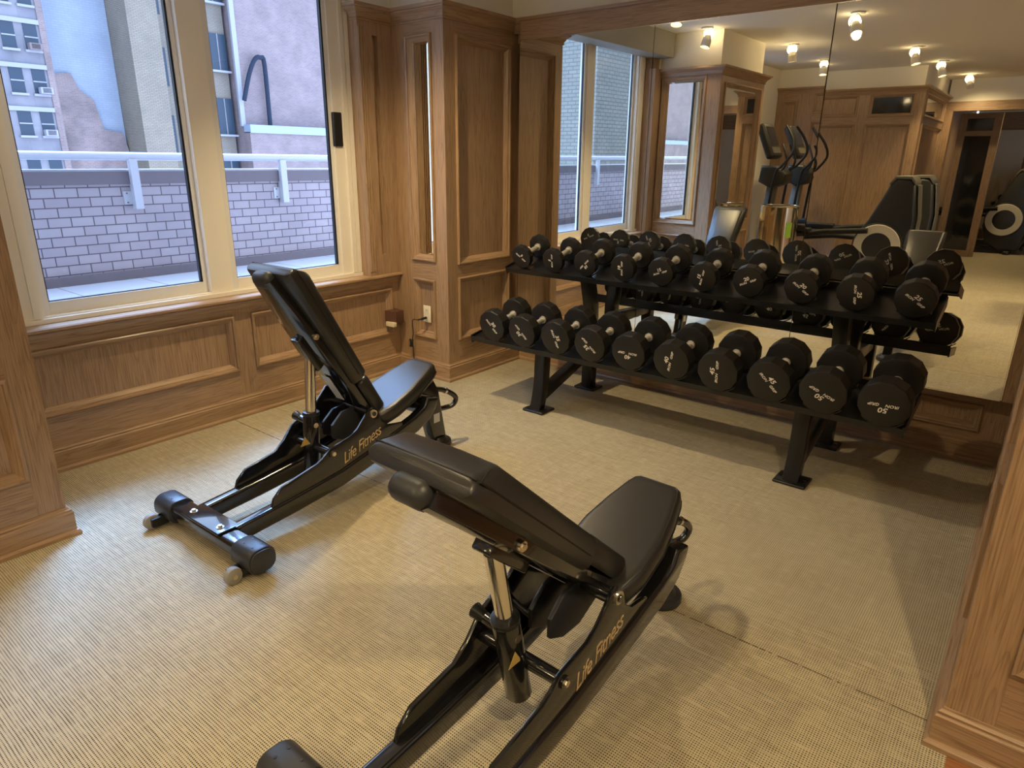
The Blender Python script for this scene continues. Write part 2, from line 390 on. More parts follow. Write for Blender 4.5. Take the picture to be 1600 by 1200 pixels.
# window wall
b = MB(); P = plane_map('x', WX, 1)
panel_face(b, P, BY1, 3.0, 0, .70, [(.90, 2.02, .285, .62), (2.13, 3.235-.001, .285, .62)][:1]+[(2.13, 2.999, .285, .62)][:0], OY, OZ)
b2 = MB()
panel_face(b2, P, BY1, AY, 0, .70, [(.96, 2.01, .285, .62), (2.12, 3.235, .285, .62)], OY, OZ)
W1 = (.90, 3.00); W2 = (-2.10, -.75)
b2.box((WX-.17, BY1, 0), (WX-.03, AY+.8, .699), OZ)
b2.box((WX-.17, BY1, 2.66), (WX, AY+.8, CEIL), PLASTER)
b2.box((WX-.17, W1[1]+.065, .70), (WX-.001, AY+.8, WT), OZ); b2.box((WX-.17, W1[1]+.065, WT), (WX-.001, AY+.8, 2.66), PLASTER)
b2.box((WX-.17, BY0, .70), (WX-.002, W1[0]+.04, 2.66), OZ)
b2.box((WX-.17, -9.6, 0), (WX, W2[0], CEIL), PLASTER); b2.box((WX-.17, W2[1], 0), (WX, BY1, CEIL), PLASTER)
b2.box((WX-.17, W2[0], 0), (WX, W2[1], .70), OY); b2.box((WX-.17, W2[0], 2.44), (WX, W2[1], CEIL), PLASTER)
struct(b2.build('wall_window_side', smooth=False))
# sill with nosing, and cove under it
b = MB()
SILLP = [(-.10, .70), (.020, .70), (.028, .706), (.048, .706), (.056, .713), (.056, .724), (.049, .730), (-.10, .730)]
sweep(b, [(WX, BY1), (WX, AY)], SILLP, mats=OY)
COVE = [(0, .655), (.010, .660), (.020, .680), (.026, .700), (0, .700)]
sweep(b, [(WX, BY1), (WX, AY)], COVE, mats=OY)
sweep(b, [(WX, W2[0]), (WX, BY0)], SILLP, mats=OY)
struct(b.build('trim_sill', smooth=False))
# pilasters beside the window
b = MB(); P = plane_map('x', -3.62, 1)
for (p0, p1) in ((3.02, AY),):
    pf = PROF[:]; PROF[:] = [(0, 0), (.0, -.034), (.001, -.034)]
    panel_face(b, P, p0, p1, .73, WT, [(3.135, 3.178, .868, 2.235)], OZ, OZ); PROF[:] = pf
    b.box((WX-.02, p0, .73), (-3.657, p1, WT), OZ); b.box((WX-.14, p0+.001, .731), (-3.6205, 3.13, WT-.001), OZ)
    # fluted edge and centre groove
    for yy in (p0+.008, p0+.028, p0+.046): b.cyl((-3.619, yy, .76), (-3.619, yy, WT-.12), .006, OZ, n=8)
struct(b.build('trim_pilaster', smooth=False))
b = MB(); b.box((WX-.10, BY1+.001, .73), (-3.62, W1[0]+.055, WT), OZ); struct(b.build('trim_jamb', smooth=False))

# block A (corner) with narrow mirror strip
b = MB()
P = plane_map('y', AY, -1)
panel_face(b, P, WX, AX, 0, WT, [(-3.492, -3.275, .285, .705), (-3.492, -3.262, .83, 2.24)], OX, OZ)
P = plane_map('x', AX, 1)
panel_face(b, P, AY, MY, 0, WT, [(3.40, 3.96, .285, .725), (3.40, 3.96, .815, 2.235)], OY, OZ)
b.box((WX-.1, AY+.03, 0), (AX-.03, MY+.1, WT), OZ)
struct(b.build('wall_corner_pier', smooth=False))
b = MB(); b.box((WX-.1, AY+.03, WT-.01), (AX-.03, MY+.1, CEIL), PLASTER); struct(b.build('wall_corner_pier_plaster', smooth=False))
# block B (lower left) with mirror panels
b = MB()
P = plane_map('x', BX, 1)
panel_face(b, P, BY0, BY1, 0, WT, [(-.34, .70, .285, .705), (-.34, .70, .82, 2.25)], OY, OZ)
P = plane_map('y', BY1, 1)
panel_face(b, P, WX, BX, 0, WT, [(-3.61, -3.11, .285, .705), (-3.61, -3.11, .82, 2.31)], OX, OZ)
P = plane_map('y', BY0, -1)
panel_face(b, P, WX, BX, 0, WT, [(-3.56, -3.06, .285, .705), (-3.56, -3.06, .82, 2.25)], OX, OZ)
b.box((WX-.1, BY0+.03, 0), (BX-.03, BY1-.03, WT), OZ)
struct(b.build('wall_left_pier', smooth=False))
b = MB(); b.box((WX-.1, BY0+.03, WT-.01), (BX-.03, BY1-.03, CEIL), PLASTER); struct(b.build('wall_left_pier_plaster', smooth=False))
# right block
b = MB(); RX, RY = .03, 1.85
P = plane_map('x', RX, -1); panel_face(b, P, RY, MY, 0, WT, [(2.05, 3.9, .285, .705), (2.05, 3.9, .82, 2.25)], OY, OZ)
P = plane_map('y', RY, -1); panel_face(b, P, RX, 1.30, 0, WT, [(.140, 1.18, .30, .72), (.140, 1.18, .84, 2.25)], OX, OZ)
b.box((RX+.03, RY+.03, 0), (1.28, MY+.1, WT), OZ)
struct(b.build('wall_right_pier', smooth=False))
b = MB(); b.box((RX+.03, RY+.03, WT-.01), (1.28, MY+.1, CEIL), PLASTER); struct(b.build('wall_right_pier_plaster', smooth=False))

# block C (closet seen in the mirror)
b = MB()
P = plane_map('y', CY, 1)
DARKG = simple('dark_transom_glass', (.015, .016, .018), .05, 0, .8)
panel_face(b, P, CX0, CX1, 0, 2.48, [(-3.57, -3.36, .3, 2.3), (-3.14, -2.50, 2.12, 2.40), (-3.14, -2.50, .15, 2.02), (-2.36, -1.80, 2.11, 2.40, DARKG), (-2.38, -1.80, .15, 2.02)], OX, OZ)
P = plane_map('x', CX1, 1)
panel_face(b, P, -5.05, CY, 0, 2.48, [(-4.9, -3.14, 2.11, 2.40, DARKG), (-4.9, -3.14, .15, 2.02)], OY, OZ)
b.box((WX, -9.5, 0), (CX1-.03, CY-.03, 2.47), OZ)
struct(b.build('wall_closet', smooth=False))
b = MB(); b.box((WX, -9.5, 2.471), (CX1-.03, CY-.03, CEIL), PLASTER); struct(b.build('wall_closet_plaster', smooth=False))
# header beam and far rooms beyond it
b = MB(); b.box((CX1, -5.25, 2.28), (4, -5.05, WT+.02), OX); b.box((CX1, -5.23, WT), (4, -5.07, CEIL), PLASTER)
b.box((CX1-.01, -5.25, 0), (CX1+.10, -5.05, 2.28), OZ)
struct(b.build('trim_header', smooth=False))
b = MB(); P = plane_map('y', -9.5, 1)
panel_face(b, P, CX1, 4, 0, 2.5, [(-1.55, -.75, .2, 2.2), (-.55, .3, .2, 2.2), (.5, 1.4, .2, 2.2)], OX, OZ); b.box((CX1, -9.6, 0), (4, -9.51, 2.7), PLASTER)
struct(b.build('wall_far', smooth=False))
b = MB(); b.box((3.9, -9.6, 0), (4.0, MY+.1, CEIL), PLASTER); struct(b.build('wall_right', smooth=False))
DARKW = oak('stained_dark_oak', 2, (.16, .07, .03), (.07, .03, .012), .35)
# glazed door frame seen deep in the mirror
b = MB()
for (x0, x1) in ((-1.60, -1.50), (-1.13, -1.02)): b.box((x0, -6.2, 0), (x1, -6.1, 2.30), OZ)
b.box((-1.5, -6.2, 1.95), (-1.13, -6.1, 2.03), OX); b.box((-1.5, -6.2, 2.22), (-1.13, -6.1, 2.30), OX)
b.box((-1.5, -6.17, .1), (-1.13, -6.14, 1.95), DARKG); b.box((-1.5, -6.17, 2.03), (-1.13, -6.14, 2.22), DARKG); b.box((-1.5, -6.2, 0), (-1.13, -6.1, .1), OX)
struct(b.build('door_1', smooth=False))

# baseboards & crowns
b = MB()
sweep(b, [(WX, BY0), (BX, BY0), (BX, BY1), (WX, BY1), (WX, AY), (AX, AY), (AX, MY), (RX, MY), (RX, RY), (1.30, RY), (1.30, MY), (3.9, MY)], BASEP)
sweep(b, [(3.9, MY), (3.9, -9.5)], BASEP); sweep(b, [(CX1, -5.0), (CX1, CY), (WX, CY), (WX, BY0)], BASEP)
struct(b.build('baseboard_room', smooth=False))
b = MB()
sweep(b, [(WX, BY0), (BX, BY0), (BX, BY1), (WX, BY1)], CROWNP, z=WT)
sweep(b, [(-3.68, 3.02), (-3.62, 3.02), (-3.62, AY), (AX, AY), (AX, 4.0), (RX, 4.0), (RX, RY), (1.30, RY), (1.30, MY)], CROWNP, z=WT)
sweep(b, [(CX1, -5.05), (CX1, CY), (WX, CY)], CROWNP, z=2.48)
struct(b.build('trim_crown', smooth=False))

# windows
def window(name, y0, y1, split, top=2.66):
    fx0, fx1 = WX-.14, WX-.06
    root = empty(name, (WX-.1, (y0+y1)/2, .73)); root['kind'] = 'structure'; L = root.location
    def bx(m, a, c, mt): m.box([a[i]-L[i] for i in range(3)], [c[i]-L[i] for i in range(3)], mt)
    f = MB(); z0, z1 = .731, top
    s0, s1 = split
    e = .0006
    bx(f, (fx0, y0, z0), (fx1, y0+.15, z1), FRAME); bx(f, (fx0, y1-.13, z0), (fx1, y1+.06, z1), FRAME); bx(f, (fx0, s0, z0), (fx1, s1, z1), FRAME)
    for (p, q) in ((y0+.15, s0), (s1, y1-.13)):
        bx(f, (fx0, p+e, z0), (fx1, q-e, z0+.03), FRAME); bx(f, (fx0, p+e, z1-.06), (fx1, q-e, z1), FRAME)
    for yy in (y0+.10, y1-.05, y1-.01): bx(f, (fx1+e, yy, z0+.025), (fx1+.014, yy+.028, z1), FRAME)
    bx(f, (fx1+e, y0, z0), (fx1+.018, y1+.06, z0+.022), FRAME)
    f.build('window_frame', root, smooth=False)
    for k, (a, c) in enumerate(((y0+.15, s0), (s1, y1-.13))):
        s = MB(); sx0, sx1 = (fx0+.006, fx0+.045) if k == 0 else (fx0+.03, fx0+.07)
        w = .035; a += e; c -= e; zb, zt = z0+.031, z1-.061; FM = FRAMEW if k == 0 else FRAME
        bx(s, (sx0, a, zb), (sx1, a+w, zt), FRAMEW); bx(s, (sx0, c-w*.7, zb), (sx1, c, zt), FRAMEW)
        bx(s, (sx0, a+w+e, zb), (sx1, c-w*.7-e, z0+.09), FM); bx(s, (sx0, a+w+e, z1-.11), (sx1, c-w*.7-e, zt), FM)
        sa = s.build('sash', root, smooth=False)
        g = MB(); xm = (sx0+sx1)/2; ga, gc = a+w+2*e, c-w*.7-2*e
        for (p, q) in (((xm-.006, ga, z0+.091), (xm+.012, ga+.005, z1-.111)), ((xm-.006, gc-.010, z0+.091), (xm+.017, gc, z1-.111)), ((xm-.006, ga+.006, z0+.091), (xm+.010, gc-.011, z0+.095))): bx(g, p, q, GASKET)
        g.build('gasket', sa, smooth=False)
        p = MB(); bx(p, (xm, ga+.005, z0+.095), (xm+.004, gc-.010, z1-.111), GLASS); p.build('pane', sa, smooth=False)
    h = MB(); h_y = y1-.125
    h.rbox([fx1-.02-L[0], h_y-L[1]-.010, 1.57-L[2]], [fx1+.014-L[0], h_y+.055-L[1], 1.775-L[2]], .006, GASKET); h.build('window_latch', root)
    return root
window('window_1', .945, 3.00, (1.935, 2.07))
window('window_2', W2[0], W2[1]-.05, (-1.40, -1.27), 2.44)
b = MB(); b.box((WX-.05, BY1+.005, 2.50), (-3.50, 3.0, CEIL-.002), SHADE); struct(b.build('trim_shade_cassette', smooth=False))

# window portals for the daylight
for nm, y0, y1 in (('daylight_portal', .95, 3.0), ('daylight_portal', W2[0], W2[1])):
    l = bpy.data.lights.new(nm, 'AREA'); l.shape = 'RECTANGLE'; l.size = 1.65; l.size_y = y1-y0; l.cycles.is_portal = True
    o = bpy.data.objects.new(nm, l); COL.objects.link(o); o.location = (WX-.16, (y0+y1)/2, 1.6); o.rotation_euler = (0, R_(-90), 0)

# mirrors (things fixed to walls)
for nm, kk, x0, x1, lb in (('wall_mirror', (0, .004), -3.064, -2.0715, 'frameless wall mirror panel beside the wood corner pier, behind the lightest dumbbells'),
                       ('wall_mirror', (-.003, .004), -2.0685, -1.0765, 'middle frameless mirror panel behind the dumbbell rack'),
                       ('wall_mirror', (0, 0), -1.0735, -.042, 'frameless mirror panel nearest the right pier, behind the heaviest dumbbells')):
    b = MB(); yf = lambda x, z: MZ-.004-max(0, -kk[0]*1.0)-kk[0]*(x1-x)-kk[1]*(z-HB)
    vs = [(x0, yf(x0, HB+.005), HB+.005), (x1, yf(x1, HB+.005), HB+.005), (x1, MZ+.006, HB+.005), (x0, MZ+.006, HB+.005), (x0, yf(x0, HT-.005), HT-.005), (x1, yf(x1, HT-.005), HT-.005), (x1, MZ+.006, HT-.005), (x0, MZ+.006, HT-.005)]
    b.add(vs, [(0,3,2,1),(4,5,6,7),(0,1,5,4),(1,2,6,5),(2,3,7,6),(3,0,4,7)], MIRROR); o = b.build(nm, smooth=False); tag(o, lb, 'mirror', 'mirror panels over the rack')
def bevel_mirror(ax, v, sign, a0, a1, z0, z1, lb):
    b = MB(); P = plane_map(ax, v, sign)
    rings = []
    for d, h in ((0, 0), (0, .003), (.014, .006)): rings.append([P(a0+d, z0+d, h), P(a1-d, z0+d, h), P(a1-d, z1-d, h), P(a0+d, z1-d, h)])
    for i in range(2):
        for k in range(4): j = (k+1) % 4; b.add([rings[i][k], rings[i][j], rings[i+1][j], rings[i+1][k]], [(0, 1, 2, 3)], MIRROR)
    b.add(rings[-1], [(0, 1, 2, 3)], MIRROR); b.add(rings[0], [(3, 2, 1, 0)], MIRROR)
    tag(b.build('pier_mirror', smooth=False), lb, 'mirror')
bevel_mirror('y', AY+.0235, -1, -3.492+.043, -3.262-.043, .873, 2.197, 'narrow tall mirror strip set in the corner pier beside the window')
bevel_mirror('x', BX-.0235, 1, -.34+.043, .70-.043, .863, 2.207, 'tall mirror set in the front face of the left wood pier')
bevel_mirror('y', BY1-.0235, 1, -3.61+.043, -3.11-.043, .863, 2.267, 'tall mirror set in the window-reveal face of the left wood pier')

# ================================================================== OUTSIDE
PB = brickmat('parapet_brick', (.44, .37, .38), (.49, .42, .42), (.15, .12, .13), .155, .0705, .0045, noise=.3)
CONC = plaster('concrete', (.20, .165, .17)); TERR = plaster('terrace_paving', (.50, .50, .52)); WHITEP = simple('white_painted_steel', (.55, .54, .56), .4)
b = MB(); b.box((-6.0, -9, .1), (-5.8, 9, 1.29), PB); b.box((-6.03, -9, 1.29), (-5.78, 9, 1.385), CONC)
b.box((-5.8, -9, .55), (-5.74, 9, .625), CONC)
struct(b.build('wall_parapet', smooth=False))
b = MB(); b.box((-6.2, -9, .1), (WX-.17, 9, .56), TERR)
for k in range(-14, 15): b.box((-5.8, k*.6, .5601), (WX-.17, k*.6+.006, .5606), CONC)
struct(b.build('floor_terrace', smooth=False))
b = MB(); b.cyl((-5.77, -8, 1.497), (-5.77, 8, 1.497), .030, WHITEP, n=16); b.box((-5.99, -8, 1.385), (-5.80, 8, 1.40), WHITEP)  # flat white strip imitates daylight on the coping top
rail = b.build('railing'); tag(rail, 'white tubular railing along the top of the terrace parapet', 'railing')
for k in range(-4, 4):
    y = 2.49+1.335*k
    b = MB(); b.box((-5.80, y-.028, 1.10), (-5.76, y+.028, 1.30), WHITEP); b.box((-5.778, y-.03, 1.10), (-5.735, y+.03, 1.48), WHITEP)
    b.box((-5.80, y-.09, 1.135), (-5.79, y-.01, 1.235), WHITEP)
    for zz in (1.15, 1.22): b.cyl((-5.79, y-.065, zz), (-5.783, y-.065, zz), .006, CONC, n=8)
    b.build('post', rail, smooth=False)

def tower(name, lb, y0, y1, x, z1, m, depth=6, z0=-6, extra=None):
    root = empty(name, (x-depth/2, (y0+y1)/2, z0)); L = root.location
    b = MB(); b.box((x-depth-L[0], y0-L[1], 0), (x-L[0], y1-L[1], z1-z0), m)
    b.build('facade', root, smooth=False); tag(root, lb, 'building'); return root
def part(root, name, a, c, m):
    L = root.location; b = MB(); b.box([a[i]-L[i] for i in range(3)], [c[i]-L[i] for i in range(3)], m); return b.build(name, root, smooth=False)
GREYB = brickmat('grey_facade', (0.202, 0.207, 0.239), (0.230, 0.230, 0.258), (0.184, 0.184, 0.212), .5, .3, .004, noise=.6)
BLUEP = brickmat('painted_blue_brick', (0.276, 0.322, 0.396), (0.294, 0.340, 0.414), (0.248, 0.294, 0.368), .16, .05, .007, noise=.25)
TANB = brickmat('tan_brick', (0.239, 0.207, 0.166), (0.267, 0.235, 0.189), (0.138, 0.120, 0.097), .11, .036, .005, noise=.3)
YELB = brickmat('yellow_brick', (0.212, 0.189, 0.161), (0.239, 0.212, 0.175), (0.138, 0.124, 0.106), .11, .036, .005, noise=.3)
REDB = brickmat('red_brick', (0.202, 0.152, 0.156), (0.239, 0.189, 0.193), (0.258, 0.225, 0.235), .11, .037, .006, noise=.45)
REDB2 = brickmat('old_red_brick', (0.230, 0.166, 0.161), (0.267, 0.207, 0.207), (0.276, 0.244, 0.244), .11, .037, .006, noise=.8)
WING = simple('dark_window_glass', (.025, .045, .07), .35, 0, .35); STONE = plaster('pale_stone', (0.304, 0.313, 0.359))
g = tower('apartment_building', 'grey apartment building with paired sash windows at far left outside', -2, 6.42, -18, 6.6, GREYB)
rows = [(1.9, 2.40), (2.76, 3.26), (3.63, 4.14), (4.5, 5.0), (5.4, 5.9)]
part(g, 'corner_strip', (-18.1, 6.30, -6), (-17.98, 6.43, 6.6), REDB2)
k = 0
for (z0, z1) in rows + [(.9, 1.42)]:
    for yc in (5.70, 6.12, 4.9, 4.5):
        w = part(g, 'window', (-18.05, yc-.125, z0), (-17.985, yc+.125, z1), WING)
        part(w if False else g, 'window_sill', (-18.0, yc-.16, z0-.045), (-17.94, yc+.16, z0), STONE)
    part(g, 'lintel', (-18.0, 4.3, z1), (-17.96, 6.30, z1+.09), STONE)
    for yc in (5.70, 6.12, 4.9, 4.5): part(g, 'meeting_rail', (-18.0, yc-.125, (z0+z1)/2-.015), (-17.975, yc+.125, (z0+z1)/2+.01), STONE)
for (y, z, lb) in ((6.13, 3.63, 'dark air conditioner in the upper window of the grey building'), (6.18, 2.765, 'white air conditioner in the middle window of the grey building'), (6.12, 1.90, 'white air conditioner in the lowest visible window of the grey building')):
    r = empty('air_conditioner', (-17.9, y, z)); b = MB(); b.rbox((-.1, -.12, 0), (.07, .12, .13), .01, STONE if z < 3.5 else CONC); b.build('case', r)
    b = MB()
    for q in range(7): b.box((.068, -.08, .02+q*.014), (.075, .08, .026+q*.014), GASKET)
    b.build('grille', r, smooth=False); tag(r, lb, 'air conditioner', 'window air conditioners')
tower('painted_building', 'tall wall painted pale blue between the grey and tan buildings', 6.44, 7.99, -18.6, 6.6, BLUEP)
b = MB(); poly = [(6.43, -2), (6.43, 2.9), (6.62, 3.25), (6.95, 3.3), (7.08, 2.95), (7.35, 2.75), (7.48, 2.1), (7.9, 2.02), (8.02, 1.6), (8.02, -2)]
b.prism([(min(max(a_, 6.45), 7.98), c_) for a_, c_ in poly], 'x', -18.599, -18.5, REDB2); tag(b.build('exposed_brick', smooth=False), 'patch of bare red brick low on the pale blue wall', 'brick wall')
g = tower('brick_tower', 'tan brick tower rising just left of the window mullion', 8.0, 8.72, -17.6, 6.6, TANB)
g = tower('rear_building', 'yellow grey brick building with narrow recessed windows behind the mullion', 8.73, 10.77, -18.3, 6.6, YELB)
for (z0, z1) in ((3.68, 4.56), (2.08, 2.99), (.5, 1.44), (5.3, 6.1)):
    w = part(g, 'window', (-18.32, 10.30, z0), (-18.26, 10.76, z1), WING); part(g, 'window_sill', (-18.3, 10.24, z0-.05), (-18.2, 10.82, z0), STONE)
    part(g, 'window_frame', (-18.27, 10.515, z0), (-18.25, 10.545, z1), GREYB)
    w = part(g, 'window', (-18.32, 8.95, z0-.5), (-18.28, 9.12, z1-.5), WING)
g = tower('red_building', 'large red brick building seen through the right window pane', 10.86, 60, -18, 6.6, REDB)
part(g, 'quoin', (-18.05, 10.80, 2.3), (-17.97, 10.93, 6.6), STONE)
g2 = tower('annex_building', 'low red brick annex with pale ledge in front of the red building', 10.86, 60, -17.7, 2.15, REDB, depth=.29)
part(g2, 'ledge', (-17.98, 10.86, 2.13), (-17.66, 60, 2.34), simple('ledge_blue', (.27, .34, .43), .6))
b = MB(); b.tube([(-17.85, 10.88, 2.95), (-17.85, 11.10, 3.6), (-17.85, 11.32, 4.0), (-17.85, 11.5, 4.06), (-17.85, 11.6, 3.9), (-17.85, 11.6, 2.35)], .06, simple('slate_duct', (.025, .035, .055), .9, spec=.1), n=8, smooth=4)
tag(b.build('drain_pipe'), 'dark bent pipe climbing the red brick building', 'pipe')
GGB = brickmat('grey_green_brick', (0.193, 0.198, 0.175), (0.221, 0.221, 0.193), (0.120, 0.124, 0.115), .2, .075, .01, plane='yz', noise=.25)
root = empty('neighbour_building', (-13, -7, -6)); b = MB(); b.box((-8, -2, 0), (5, 2, 12.5), GGB); b.build('facade', root, smooth=False)
tag(root, 'grey green brick building seen only in the mirror past the terrace', 'building')
b = MB(); b.box((-4.25, -2.4, .5), (-3.83, -2.0, 3.4), brickmat('mauve_brick', (.25, .21, .24), (.28, .23, .25), (.12, .10, .12), .2, .07, .006, plane='yz')); struct(b.build('wall_terrace_pier', smooth=False))
# upper floors overhead keep the sky off the window head
b = MB(); b.box((WX-.35, -9, 2.75), (WX-.17, 9, 8), PB); struct(b.build('wall_upper_storey', smooth=False))

# ================================================================== DUMBBELL RACK
RCX = -1.55
rack = empty('dumbbell_rack', (RCX, 3.5, 0)); tag(rack, 'black steel two tier dumbbell rack standing against the mirrors', 'rack')
TL_, TU_ = R_(10), R_(15)
def tray(nm, yf, zf, depth, tilt, lip):
    M = Matrix.Translation((0, yf-3.5, zf)) @ Matrix.Rotation(tilt, 4, 'X')
    b = MB(); h = 1.22
    b.box((-h, 0, -.008), (h, depth, 0), BLACKM, M); b.box((-h, -.006, -.024), (h, .004, lip), BLACKM, M); b.box((-h, depth-.006, -.03), (h, depth, .03), BLACKM, M)
    b.box((-h-.004, -.006, -.035), (-h+.004, depth, lip+.008), BLACKM, M); b.box((h-.004, -.006, -.035), (h+.004, depth, lip+.008), BLACKM, M)
    b.box((-h, depth*.45, -.03), (h, depth*.6, -.008), BLACKM, M)
    return b.build(nm, rack, smooth=False), M
lowY, lowZ = 3.105, .430; upY, upZ = 3.45, .826
trL, ML = tray('lower_tray', lowY, lowZ, .36, TL_, .006)
trU, MU = tray('upper_tray', upY, upZ, .28, TU_, .006)
for sx_ in (-.78, .78):
    b = MB(); x0, x1 = sx_-.038, sx_+.038
    b.prism([(-.31, .015), (-.25, .015), (-.225, .10), (-.205, .19), (-.20, .30), (-.19, .46), (-.26, .445), (-.27, .30), (-.275, .19), (-.285, .12)], 'x', x0, x1, BLACKM, bev=.006)
    b.build('front_leg', rack)
    b = MB(); b.prism([(.285, .015), (.36, .015), (.36, .30), (.35, .58), (.27, .865), (.19, .845), (.275, .55), (.285, .28)], 'x', x0, x1, BLACKM, bev=.006); b.build('rear_leg', rack)
    b = MB(); b.prism([(-.25, .06), (-.24, .13), (.29, .30), (.29, .23)], 'x', x0+.008, x1-.008, BLACKM, bev=.004); b.build('brace', rack)
    b = MB(); b.prism([(-.2, .40), (-.2, .45), (.29, .49), (.29, .40)], 'x', x0+.008, x1-.008, BLACKM, bev=.004); b.build('shelf_arm', rack)
    for (ya, yb) in ((-.335, -.195), (.255, .385)):
        b = MB(); b.rbox((sx_-.078, ya, 0), (sx_+.078, yb, .016), .008, BLACKM)
        for q in (-.058, .058): b.cyl((sx_+q, (ya+yb)/2, .016), (sx_+q, (ya+yb)/2, .021), .009, BLACKG, n=10)
        b.build('foot_plate', rack)
def head_prism(mb, R, t0, t1, mt, M, n=12, ch=.010):
    ring = lambda r, y: [M @ Vector((r*math.cos(2*PI*(i+.5)/n), y, r*math.sin(2*PI*(i+.5)/n))) for i in range(n)]
    prof = [(R-ch*1.3, t0), (R-ch*.3, t0+ch*.35), (R, t0+ch), (R, t1-ch), (R-ch*.3, t1-ch*.35), (R-ch*1.3, t1)]
    vs = []; fs = []
    for r, y in prof: vs += ring(r, y)
    for k in range(len(prof)-1):
        for i in range(n): j = (i+1) % n; fs.append((k*n+i, k*n+j, (k+1)*n+j, (k+1)*n+i))
    fs.append(tuple(range(n))); fs.append(tuple(range((len(prof)-1)*n, len(prof)*n))[::-1])
    mb.add(vs, fs, mt)
def dumbbell(wt, D, L, th, loc, tilt, rot, lb, grp):
    """axis along y, front face at y=0"""
    root = empty('dumbbell', loc); root.rotation_euler = (tilt, 0, 0); tag(root, lb, 'dumbbell', grp)
    I = Matrix.Rotation(-R_(rot), 4, 'Y')
    for y0, y1 in ((0, th), (L-th, L)):
        b = MB(); head_prism(b, D/2, y0, y1, URETH, I, ch=.007+.03*D*.2); b.build('head', root, smooth=True, ang=20)
    b = MB(); b.cyl((0, th, 0), (0, th+.010, 0), .023, KNURL, n=20); b.cyl((0, L-th-.010, 0), (0, L-th, 0), .023, KNURL, n=20)
    b.cyl((0, th+.012, 0), (0, L-th-.012, 0), .016, KNURL, n=20); b.build('handle', root)
    # lettering on the front face: number above the maker line
    B = Matrix.Rotation(-R_(rot), 4, 'Y') @ Matrix.Translation((0, -.0005, 0)) @ Matrix.Rotation(R_(90), 4, 'X')
    s = D/.2
    tx = text_mesh('IRON    GRIP', .0175*s, LETTER, 'maker_lettering', root, B, shear=.25, sx=1.12, bold=.0002)
    text_mesh(str(wt), .031*s, LETTER, 'weight_number', root, B @ Matrix.Translation((0, .022*s, 0)), shear=.15, bold=.0005, sx=1.15)
    B2 = Matrix.Translation((0, L+.0005, 0)) @ Matrix.Rotation(PI, 4, 'Z') @ Matrix.Rotation(-R_(rot*1.7+40), 4, 'Y') @ Matrix.Rotation(R_(90), 4, 'X')
    text_mesh('IRON    GRIP', .0175*s, LETTER, 'maker_lettering', root, B2, shear=.25, sx=1.12, bold=.0002)
    text_mesh(str(wt), .031*s, LETTER, 'weight_number', root, B2 @ Matrix.Translation((0, .022*s, 0)), shear=.15, bold=.0005, sx=1.15)
    return root
low = [(30, -2.575, .196, -50), (30, -2.345, .196, 130), (35, -2.105, .200, -72), (35, -1.875, .200, 135), (40, -1.635, .201, 180),
       (40, -1.390, .201, 78), (45, -1.145, .208, 88), (45, -.900, .208, -48), (50, -.660, .210, 155), (50, -.415, .213, 181)]
upr = [(5, -2.640, .150, -38), (5, -2.395, .150, 84), (10, -2.160, .156, 222), (10, -1.905, .156, 85), (15, -1.665, .158, 20),
       (15, -1.420, .158, 74), (20, -1.175, .166, 25), (20, -.915, .167, -40), (25, -.670, .171, -88), (25, -.425, .175, -36)]
WORD = {5: 'five', 10: 'ten', 15: 'fifteen', 20: 'twenty', 25: 'twenty-five', 30: 'thirty', 35: 'thirty-five', 40: 'forty', 45: 'forty-five', 50: 'fifty'}
for tier, data, M, yy, zz, tl, dep in (('lower', low, ML, 3.062, lowZ, TL_, .36), ('upper', upr, MU, 3.43, upZ, TU_, .28)):
    for i, (wt, x, D, rot) in enumerate(data):
        th = .052+wt*.0007 if wt > 25 else .036+wt*.0012
        L = (.225+.0024*wt) if wt > 25 else (.225+.0024*wt)
        zc = zz + D/2/math.cos(tl)+.006-(.010 if wt > 40 else 0)
        side = 'window-side' if i % 2 == 0 else 'mirror-end side' 
        lb = 'black dumbbell marked with the number %s, %s of its pair, on the %s tier' % (WORD[wt], 'left one' if i % 2 == 0 else 'right one', tier)
        dumbbell(wt, D, L, th, (x, yy, zc), tl, rot, lb, 'dumbbells on the %s tier' % tier)
        # cradle saddles
        for ys in (.03, L-th*.5-.012):
            b = MB(); vs = []; fs = []; r = D/2+.003; n = 14; a = R_(48)
            Mx = Matrix.Translation((x-RCX, yy-3.5, zc)) @ Matrix.Rotation(tl, 4, 'X')
            for k in range(n+1):
                an = -a+2*a*k/n
                for (rr, q) in ((r, ys-.014), (r+.005, ys-.014), (r+.005, ys+.014), (r, ys+.014)):
                    vs.append(Mx @ Vector((rr*math.sin(an), q, -rr*math.cos(an))))
            for k in range(n):
                for q in range(4): j = (q+1) % 4; fs.append((k*4+q, k*4+j, (k+1)*4+j, (k+1)*4+q))
            fs.append((0, 1, 2, 3)); fs.append((n*4+3, n*4+2, n*4+1, n*4))
            b.add(vs, fs, BLACKM); b.build('saddle', rack)

